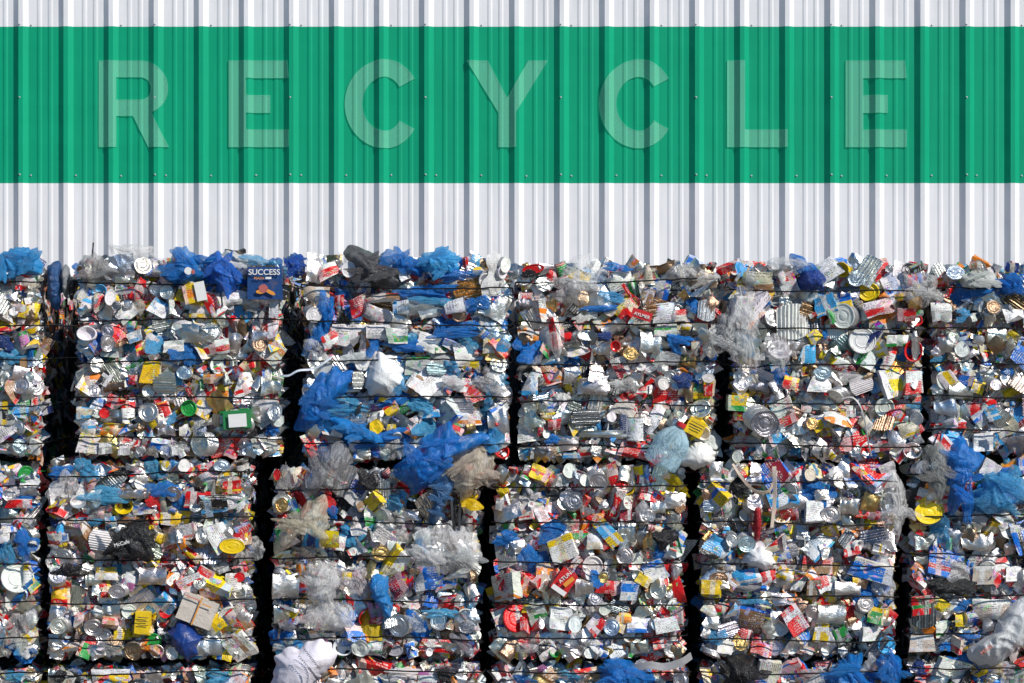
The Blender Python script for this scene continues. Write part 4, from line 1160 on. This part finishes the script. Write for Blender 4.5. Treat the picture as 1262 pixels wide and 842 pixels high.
# cream carton with orange lines
cc = flat_pack('carton', 243, 753, 44, 34, 22, (.60, .54, .47), PAL['o'], 'cream carton with orange lines lying aslant in a middle row bale', 'carton', y=-.095, amp=.05, seed=12)
child_mesh('printed_line', disc_mesh('printed_line', .004, .085, MINKO, 4, 0), cc, on_front(cc, 0, 0, LIFT))
child_mesh('printed_line', disc_mesh('printed_line', .045, .0035, MINKC, 4, 0), cc, on_front(cc, -.052, .062, LIFT))
child_mesh('printed_line', disc_mesh('printed_line', .03, .003, MINKO, 4, 0), cc, on_front(cc, .04, .05, LIFT))
# green framed carton
gc = flat_pack('carton', 292, 517, 34, 22, -4, (.02, .20, .06), PAL['w'], 'green carton with a pale window panel, standing near the gap', 'carton', y=-.105, amp=.012, seed=14)
child_mesh('printed_panel', disc_mesh('printed_panel', .052, .038, MINKW, 4, 0), gc, on_front(gc, .005, -.006, LIFT))
# yellow tickets
for k, (px, py, w, h, rot, lab) in enumerate([
        (857, 527, 22, 20, 28, 'yellow card tilted above the white cloth scrap'),
        (175, 768, 18, 27, 4, 'upright yellow packet beside a round white lid'),
        (876, 724, 23, 17, 2, 'yellow packet at the left side of the bale with the white sheet'),
        (909, 497, 23, 19, 3, 'yellow card on the left side above a dark round can end'),
        (238, 361, 24, 24, -12, 'yellow and white carton below the blue bag with a logo')]):
    yc = flat_pack('card', px, py, w, h, rot, (.78, .53, .012), PAL['yrygo'[k]], lab, 'card', y=-.10, amp=.045, seed=20 + k, printmat=MP if k > 1 else None)
    for q in range(3 if k in (0, 1) else 0):
        ln = rnd.uniform(.5, .8) * w * M_PX / 2
        child_mesh('printed_line', disc_mesh('printed_line', ln, .0022, MINKK if k != 4 else MINKO, 4, 0), yc,
                   on_front(yc, rnd.uniform(-.006, .006), (1.5 - q) * .016 * h / 20, -.091))
child_mesh('printed_panel', disc_mesh('printed_panel', .03, .055, MINKW, 4, 0), yc, on_front(yc, .045, 0, -.091))


# white bag with handwriting
wb = big_piece('cloth_bag', [(335, 850), (336, 812), (348, 803), (370, 797), (392, 789), (402, 787), (411, 800), (416, 815), (402, 827), (386, 845), (372, 856), (352, 862)], (.72, .75, .79),
               'white cloth bag with dark handwriting at the bottom edge', 'bag', y=-.14, bulge=.05, amp=.008, al=1.0, seed=90, streak=.25, mat=MM)


def scribble(cx, cy, length, ang, seed, amp):
    g = np.random.default_rng(seed)
    ts = np.linspace(0, 1, 70)
    x = (ts - .5) * length + .0045 * np.sin(ts * 2 * math.pi * 13)
    z = amp * (np.sin(ts * 2 * math.pi * 13 + 1.2) * (.5 + .5 * np.abs(np.sin(ts * 21 + seed))))
    c, s = math.cos(ang), math.sin(ang)
    return [(x[i] * c - z[i] * s + cx, cy, x[i] * s + z[i] * c) for i in range(70)]


for k, (dx, dz, ln) in enumerate([(.045, .085, .15), (.028, .03, .20), (.055, .0, .10)]):
    pts = scribble(0, 0, ln, R(-52), 5 + k, .0075)
    V, Fc = tube(pts, .0014, 5)
    child_mesh('handwriting', make_mesh('handwriting', V, Fc, None, (MINKK,)), wb,
               Matrix.Translation((wb.location.x + dx, wb.location.y - .082, wb.location.z + dz - .03)))

# writing on the black bag
bb = bag_objs['black plastic bag with white writing pressed into a middle row bale']
pb = P_at(150, 670, bb.location.y - .075)
child_mesh('lettering', text_mesh('McCafe', .030, 'lettering', MINKW), bb, Matrix.Translation(pb) @ Matrix.Rotation(R(-16), 4, 'Y'))
# logo on the blue bag
bl = bag_objs['blue bag with a small printed logo on the top edge of a bale']
child_mesh('printed_logo', disc_mesh('printed_logo', .022, .022, MINKW), bl, Matrix.Translation(P_at(232, 334, bl.location.y - .075)))
child_mesh('printed_logo', disc_mesh('printed_logo', .010, .014, MINKP), bl, Matrix.Translation(P_at(238, 335, bl.location.y - .078)))

# striped white bag across the right edge
sb = big_piece('plastic_bag', [(1183, 803), (1203, 797), (1225, 782), (1240, 757), (1262, 735), (1290, 735), (1288, 770), (1258, 800), (1237, 815), (1210, 820)], (.70, .74, .74),
               'white plastic bag with pink lettering lying across the right edge', 'plastic bag', y=-.14, bulge=.06, amp=.03, al=.96, seed=91, streak=1.6)
child_mesh('lettering', text_mesh('MARI', .034, 'lettering', MINKC), sb, Matrix.Translation(P_at(1216, 801, sb.location.y - .07)) @ Matrix.Rotation(R(-38), 4, 'Y'))

# pale blue water jug with red cap
jug = bpy.data.objects.new('water_jug', None)
jug.location = P_at(826, 549, -.10)
jug['label'] = 'pale blue crushed water jug with a red cap at a bale corner'; jug['category'] = 'water jug'
link(jug)
prof = [(-.5, .001), (-.49, .30), (-.45, .36), (-.30, .38), (-.16, .37), (-.12, .36), (-.08, .372), (.02, .38), (.12, .37), (.24, .31), (.36, .18), (.42, .09), (.47, .085)]
V, Fc, UV, ring = lathe(prof, 40, 'X')
V = crumple(V, .055, 8, G(700)); V[:, 1] *= .7
jb = bpy.data.objects.new('jug_body', make_mesh('jug_body', V * .275, Fc, UV, (MF,), None, True, 40))
setcol(jb, (.50, .78, .92), al=.42)
jb.matrix_basis = Matrix.Rotation(R(-62), 4, 'Y')
link(jb, jug)
prof = [(.44, .001), (.44, .105), (.47, .11), (.53, .105), (.54, .08), (.54, .001)]
V, Fc, UV, ring = lathe(prof, 18, 'X')
jc = bpy.data.objects.new('jug_cap', make_mesh('jug_cap', V * .275, Fc, UV, (MM,), None, True, 35))
setcol(jc, None, None, (.55, .02, .03), 0)
jc.matrix_basis = Matrix.Rotation(R(-62), 4, 'Y')
link(jc, jug)


# straps and ribbons
def ribbon(name, pts, width, col, label, cat, y=-.11, thick=.0025, seed=0):
    P = np.array([P_at(px, py, y + dy) for px, py, dy in pts])
    n = 40
    t = np.linspace(0, len(P) - 1, n)
    i = np.clip(t.astype(int), 0, len(P) - 2); f = (t - i)[:, None]
    p0, p1 = P[np.clip(i - 1, 0, len(P) - 1)], P[i]
    p2, p3 = P[i + 1], P[np.clip(i + 2, 0, len(P) - 1)]
    C = .5 * ((2 * p1) + (-p0 + p2) * f + (2 * p0 - 5 * p1 + 4 * p2 - p3) * f ** 2 + (-p0 + 3 * p1 - 3 * p2 + p3) * f ** 3)
    T = unit(np.gradient(C, axis=0))
    yv = np.array([0, 1., 0])
    S = unit(np.cross(T, yv)); Nn = unit(np.cross(S, T))
    tw = np.sin(np.linspace(0, 5, n) + seed)[:, None] * .5
    S2 = S * np.cos(tw) + Nn * np.sin(tw); N2 = np.cross(T, S2)
    V = []
    for k in range(n):
        w = width / 2
        for a, b in ((-w, -thick), (w, -thick), (w, thick), (-w, thick)):
            V.append(C[k] + S2[k] * a + N2[k] * b)
    V = np.array(V) - C[0]
    Fc = grid_idx(4, n, True) + [(3, 2, 1, 0), tuple((n - 1) * 4 + q for q in range(4))]
    UV = np.array([((k % 4) / 3, (k // 4) / n) for k in range(4 * n)])
    o = bpy.data.objects.new(name, make_mesh(name, V, Fc, UV, (MM,), None, True, 40))
    o.location = C[0]
    setcol(o, None, None, PAL[col] if isinstance(col, str) else col, 0.0)
    o['label'] = label; o['category'] = cat
    return link(o)


ribbon('plastic_strap', [(346, 463, 0.02), (356, 463, 0), (368, 457, -.01), (385, 455, 0), (398, 448, 0), (409, 440, .02)], .012, (.62, .68, .76), 'thin white strap crossing the gap beside the long blue film sheet', 'strap')
ribbon('plastic_strap', [(1037, 492, .02), (1050, 490, 0), (1060, 500, -.01), (1066, 520, -.01), (1070, 545, 0), (1074, 562, .02)], .008, (.55, .55, .54), 'white strap curving down across the large red pack', 'strap', seed=1)
ribbon('plastic_strap', [(903, 572, .03), (915, 590, 0), (930, 605, -.01), (946, 606, -.01), (953, 595, 0), (957, 580, .03)], .016, (.45, .36, .28), 'tan strap looping below the seam right of the dark gap', 'strap', seed=2)
ribbon('plastic_strap', [(954, 575, .0), (955, 600, -.01), (954, 625, -.01), (951, 650, .01)], .022, (.60, .50, .42), 'pinkish film strip hanging straight down from the row seam', 'strap', seed=3)
ribbon('plastic_strap', [(782, 824, .02), (800, 820, -.01), (820, 822, -.02), (840, 816, -.02), (852, 808, .01)], .045, (.30, .30, .31), 'grey rubber strip lying along the top of a bottom bale', 'strap', y=-.12, seed=0)
ribbon('plastic_strap', [(556, 612, 0), (558, 640, -.01), (562, 662, -.01), (566, 650, 0), (567, 620, .01)], .014, (.03, .03, .035), 'black strap loop dangling below the brownish film bundle', 'strap', seed=2)
ribbon('metal_rod', [(113, 330, .2), (114, 312, .2), (115, 299, .2)], .008, 'k', 'thin black stick poking up in front of the white wall', 'stick', y=-.05, thick=.003)
ribbon('foam_tube', [(278, 310, .15), (290, 312, .12), (302, 309, .15)], .024, 'k', 'short black tube on the top edge of the bale above the navy box', 'tube', y=-.03, thick=.012)
ribbon('can_rim', [(88, 482, .06), (92, 470, .03), (95, 480, .02), (91, 496, .03), (88, 494, .05)], .012, (.75, .70, .62), 'pale oval ring sticking out of the bale side into the wide gap', 'ring', y=-.02)
# rags hanging in the wide gap at the left
for k, (poly, c, lab) in enumerate([
        ([(56, 330), (64, 320), (73, 324), (76, 350), (72, 380), (62, 384), (56, 360)], (.012, .06, .20), 'dark blue rag hanging at the top of the wide gap'),
        ([(74, 328), (80, 325), (85, 332), (86, 350), (80, 370), (75, 360)], (.30, .31, .33), 'grey wrinkled scrap hanging in the wide gap beside a dark blue rag'),
        ([(82, 352), (90, 340), (95, 345), (93, 362), (84, 372)], (.02, .02, .02), 'black shred sticking out at the top of the wide gap')]):
    big_piece('rag', poly, c, lab, 'rag', y=.02, bulge=.03, amp=.03, al=1.0, seed=150 + k)


# ------------------------------------------------------------------ the wall
PITCH = 55.5 / F * (D + WALL_Y)
RIB = .0275
PXM = (D + WALL_Y) / F
X0 = (16.6 - 631) * PXM             # left foot of the first rib in the picture
prof_one = [(0.0, 0.0), (7.0 * PXM, RIB), (12.4 * PXM, RIB), (18.6 * PXM, 0.0),
            (28.6 * PXM, 0.0), (30.8 * PXM, .004), (33.4 * PXM, .004), (35.4 * PXM, 0.0),
            (42.1 * PXM, 0.0), (44.3 * PXM, .004), (46.9 * PXM, .004), (48.9 * PXM, 0.0)]


def wall_profile(x):
    t = (x - X0) % PITCH
    pts = prof_one + [(PITCH, 0.0)]
    for (a, ya), (b, yb) in zip(pts, pts[1:]):
        if a <= t <= b:
            return ya + (yb - ya) * (t - a) / max(b - a, 1e-9)
    return 0.0


ZT, ZG1, ZG0 = 6.6, Z_at(33, WALL_Y), Z_at(226, WALL_Y)
wall = bpy.data.objects.new('warehouse_wall', None)
wall.location = (0, WALL_Y, 0)
wall['label'] = 'ribbed white metal warehouse wall with a broad green band'; wall['category'] = 'wall'
link(wall)


def sheet(i, z0, z1, mat, name):
    """three ribs wide, lapped over the first rib of its right neighbour"""
    xs = []
    for k in range(3):
        b = X0 + (i * 3 + k) * PITCH
        xs += [(b + a, y) for a, y in prof_one]
    b = X0 + (i * 3 + 3) * PITCH
    lap = [(b + a, y) for a, y in prof_one[:3]]
    xs += lap[:1] + [(b + 6.4 * PXM, RIB * .92)]
    xs = [(x, y + (.0025 if x > b - .001 else 0)) for x, y in xs]
    zs = np.linspace(z0, z1, 9)
    V, g = [], np.random.default_rng(i * 7 + int(z0 * 10) + 100)
    wav = g.normal(size=9) * .0006
    for zi, z in enumerate(zs):
        for x, y in xs:
            V.append((x, -y + wav[zi] * (1 if 0 < zi < 8 else 0), z))
    o = bpy.data.objects.new(name, make_mesh(name, np.array(V), grid_idx(len(xs), len(zs)), None, (mat,), None, False))
    return link(o, wall)


for i in range(-3, 11):
    sheet(i, 0.02, ZG0, MWHITE, 'white_sheet')
    sheet(i, ZG0, ZG1, MGREEN, 'green_sheet')
    sheet(i, ZG1, ZT, MWHITE, 'white_sheet')


def screw_mesh():
    prof = [(-.006, .001), (-.006, .0035), (-.002, .0042), (-.0015, .0062), (.001, .0062)]
    V, Fc, UV, r = lathe(prof, 8)
    return make_mesh('screw', V, Fc, None, (MSCREW,), None, True, 35)


SCREW = screw_mesh()


def screw(px, py):
    x = (px - 631) * PXM
    o = bpy.data.objects.new('screw', SCREW)
    o.location = (x, -wall_profile(x) - .001, Z_at(py, WALL_Y))
    link(o, wall)


for k in range(23):
    b = 16.6 + 55.5 * k
    screw(b + 21.5, 216.5 + rnd.uniform(-.6, .6))
    if k % 3 == 0:
        screw(b + 8.6, 215.5); screw(b + 8.4, 120.5); screw(b + 8.6, 30.5)
    if k % 2 == 0:
        screw(b + 22, 31)


def box(name, lo, hi, mat, parent=None, bev=.006):
    bm = bmesh.new()
    bmesh.ops.create_cube(bm, size=1.0)
    for v in bm.verts:
        v.co = Vector([(lo[i] + hi[i]) / 2 + v.co[i] * (hi[i] - lo[i]) for i in range(3)])
    bmesh.ops.bevel(bm, geom=bm.edges[:], offset=bev, segments=2, affect='EDGES')
    me = bpy.data.meshes.new(name)
    bm.to_mesh(me); bm.free()
    me.materials.append(mat)
    return link(bpy.data.objects.new(name, me), parent)


xl, xr = X0 - 9 * PITCH, X0 + 33 * PITCH
box('eave_trim', (xl, -.06, ZT + .003), (xr, .10, ZT + .16), MTRIM, wall)
box('base_plinth', (xl, .004, -.1), (xr, .25, .30), MCORE, wall)
box('roof', (xl, -.05, ZT + .163), (xr, 9.0, ZT + .28), MROOF, wall)
box('backing_wall', (xl, .06, .31), (xr, .2, ZT - .003), MROOF, wall)

# ------------------------------------------------------------------ overlaid caption word, added here as frosted letters following the ribs
def arc(cx, cy, r, a0, a1, n=40):
    return [(cx + r * math.cos(R(a0 + (a1 - a0) * i / n)), cy + r * math.sin(R(a0 + (a1 - a0) * i / n))) for i in range(n + 1)]


T_, B_, ST = 75.0, 181.5, 21.5
H_ = B_ - T_


def L_E(x0, x1):
    xm = x0 + (x1 - x0) * .69
    ys = [0, ST, H_ * .365, H_ * .365 + 20.5, H_ - ST, H_]
    return [[(x0, 0), (x1, 0), (x1, ST), (x0 + ST, ST), (x0 + ST, H_ * .395), (xm, H_ * .395), (xm, H_ * .60), (x0 + ST, H_ * .60), (x0 + ST, H_ - ST),
             (x1, H_ - ST), (x1 - 2, H_), (x0, H_)]]


def L_L(x0, x1):
    return [[(x0, 0), (x1, 0), (x1, ST), (x0 + ST, ST), (x0 + ST, H_), (x0, H_)]]


def L_C(x0, x1):
    ry = (H_ + 3) / 2
    cx, cy = x0 + 50, H_ / 2

    def el(rl, rr, yy, a0, a1):
        out = []
        for i in range(45):
            a = R(a0 + (a1 - a0) * i / 44)
            c = math.cos(a)
            out.append((cx + (rr if c > 0 else rl) * c, cy + yy * math.sin(a)))
        return out
    return [el(50, 43.7, ry, 34.5, 325.5) + el(28.5, 22.5, ry - ST, 321, 39)]


def L_Y(x0, x1):
    m = (x0 + x1) / 2
    return [[(m - ST / 2, 0), (m + ST / 2, 0), (m + ST / 2, H_ * .40), (x1, H_), (x1 - 24, H_), (m, H_ * .57), (x0 + 26, H_), (x0, H_), (m - ST / 2, H_ * .40)]]


def L_R(x0, x1):
    rr = 34.0
    cy = H_ - rr
    cx = x1 - rr - 1
    outer = [(x0, 0), (x0 + ST, 0), (x0 + ST, H_ * .36), (x0 + ST + 21, H_ * .36), (x1 - 25, 0), (x1, 0), (x1 - 21, H_ * .385 + 1)]
    outer += [p for p in arc(cx, cy, rr, -52, 90, 30)] + [(x0, H_)]
    hole = [(x0 + ST, H_ * .36 + 20), (x0 + ST, H_ - 20.5)] + arc(cx, H_ * .36 + 20 + (H_ - 20.5 - H_ * .36 - 20) / 2, (H_ - 20.5 - H_ * .36 - 20) / 2, 90, -90, 20)
    return [outer, hole]


def letter(polys, ch, label):
    off = .010
    yl = WALL_Y - off
    sc = PXM
    cu = bpy.data.curves.new('l', 'CURVE')
    cu.dimensions = '2D'; cu.fill_mode = 'BOTH'
    for p in polys:
        sp = cu.splines.new('POLY')
        sp.points.add(len(p) - 1)
        for q, (x, y) in zip(sp.points, p):
            q.co = ((x - 631) * sc, Z_at(B_, WALL_Y) + y * sc, 0, 1)
        sp.use_cyclic_u = True
    ob = bpy.data.objects.new('l', cu); COL.objects.link(ob)
    me0 = bpy.data.meshes.new_from_object(ob.evaluated_get(bpy.context.evaluated_depsgraph_get()))
    bpy.data.objects.remove(ob); bpy.data.curves.remove(cu)
    bm = bmesh.new(); bm.from_mesh(me0)
    bmesh.ops.remove_doubles(bm, verts=bm.verts[:], dist=1e-5)
    xs = [v.co.x for v in bm.verts]
    k = int((min(xs) - X0) / PITCH) - 1
    while X0 + k * PITCH < max(xs):
        for a, _ in prof_one:
            bx = X0 + k * PITCH + a
            if min(xs) < bx < max(xs):
                bmesh.ops.bisect_plane(bm, geom=bm.verts[:] + bm.edges[:] + bm.faces[:], plane_co=(bx, 0, 0), plane_no=(1, 0, 0), dist=1e-6)
        k += 1
    bound = [e for e in bm.edges if len(e.link_faces) == 1]
    for f in bm.faces:
        f.material_index = 0
    for v in bm.verts:
        v.co = Vector((v.co.x, WALL_Y - wall_profile(v.co.x) - off, v.co.y))
    ret = bmesh.ops.extrude_edge_only(bm, edges=bound)
    for e in ret['geom']:
        if isinstance(e, bmesh.types.BMVert):
            e.co.y += off - .0015
    for e in ret['geom']:
        if isinstance(e, bmesh.types.BMFace):
            e.material_index = 1
    c = Vector((sum(xs) / len(xs), WALL_Y - RIB - off, Z_at(B_, WALL_Y)))
    for v in bm.verts:
        v.co -= c
    me = bpy.data.meshes.new('caption_letter'); bm.to_mesh(me); bm.free()
    me.materials.append(MLET); me.materials.append(MLED)
    o = bpy.data.objects.new('caption_letter', me)
    o.location = c
    o['label'] = label; o['category'] = 'letter'; o['group'] = 'letters of the word RECYCLE on the green band'
    return link(o)


letter(L_R(122, 208), 'R', 'caption capital R, the first letter on the green band')
letter(L_E(282, 356), 'E', 'caption capital E between the R and a C on the green band')
letter(L_C(425, 511), 'C', 'caption capital C between the E and the Y on the green band')
letter(L_Y(575, 675), 'Y', 'caption capital Y in the middle of the green band')
letter(L_C(738, 824), 'C', 'caption capital C between the Y and the L on the green band')
letter(L_L(896, 970), 'L', 'caption capital L before the last letter on the green band')
letter(L_E(1042, 1117), 'E', 'caption capital E, the last letter on the green band')

# ------------------------------------------------------------------ ground
def ground():
    t = NT('yard concrete')
    oc = t.n('ShaderNodeTexCoord').outputs['Object']
    n1 = t.noise(oc, .6, 6, .6); n2 = t.noise(oc, 30, 5, .7)
    c = t.mix(n1.outputs['Fac'], (.11, .095, .08), (.17, .15, .125))
    c = t.mix(t.math('MULTIPLY', n2.outputs['Fac'], .4), c, (.10, .09, .08))
    pr = t.bsdf(**{'Base Color': c, 'Roughness': .85, 'Normal': t.bump(n2.outputs['Fac'], .3, .01)})
    t.link(pr.outputs[0], t.out.inputs[0])
    me = make_mesh('ground', np.array([(-400, -400, 0), (400, -400, 0), (400, 400, 0), (-400, 400, 0)], float), [(0, 1, 2, 3)], None, (t.m,), None, False)
    o = link(bpy.data.objects.new('ground', me))
    o['kind'] = 'structure'


ground()

# ------------------------------------------------------------------ light, sky, camera
EL, AZ = R(38), R(48)          # AZ measured from the wall's normal towards the right
sdir = Vector((math.sin(AZ) * math.cos(EL), -math.cos(AZ) * math.cos(EL), math.sin(EL)))
sl = bpy.data.lights.new('sun', 'SUN')
sl.energy = 5.0; sl.angle = R(.5); sl.color = (1.0, .945, .86)
so = bpy.data.objects.new('sun', sl)
so.rotation_euler = sdir.to_track_quat('Z', 'Y').to_euler()
link(so)
w = bpy.data.worlds.new('World'); SC.world = w
w.use_nodes = True
nt = w.node_tree
sky = nt.nodes.new('ShaderNodeTexSky')
sky.sky_type = 'NISHITA'; sky.sun_disc = False
sky.sun_elevation = EL
sky.ozone_density = 5.0; sky.dust_density = 0.3; sky.air_density = 1.0
sky.sun_rotation = math.atan2(sdir.x, sdir.y)
bgn = nt.nodes['Background']
hs = nt.nodes.new('ShaderNodeHueSaturation')
hs.inputs['Saturation'].default_value = 1.6
nt.links.new(sky.outputs[0], hs.inputs['Color'])
nt.links.new(hs.outputs[0], bgn.inputs[0])
bgn.inputs[1].default_value = .078

cam = bpy.data.cameras.new('camera')
cam.sensor_width = 36.0
cam.lens = 36.0 * F / 1262.0
cam.clip_end = 2000
co = bpy.data.objects.new('camera', cam)
co.location = (0, -D, CZ)
co.rotation_euler = (R(90), 0, 0)
link(co)
SC.camera = co

SC.cycles.max_bounces = 6
SC.cycles.transparent_max_bounces = 12
SC.cycles.use_denoising = True
vs = SC.view_settings
vs.view_transform = 'Standard'; vs.look = 'None'; vs.exposure = 0.03; vs.gamma = 1.0
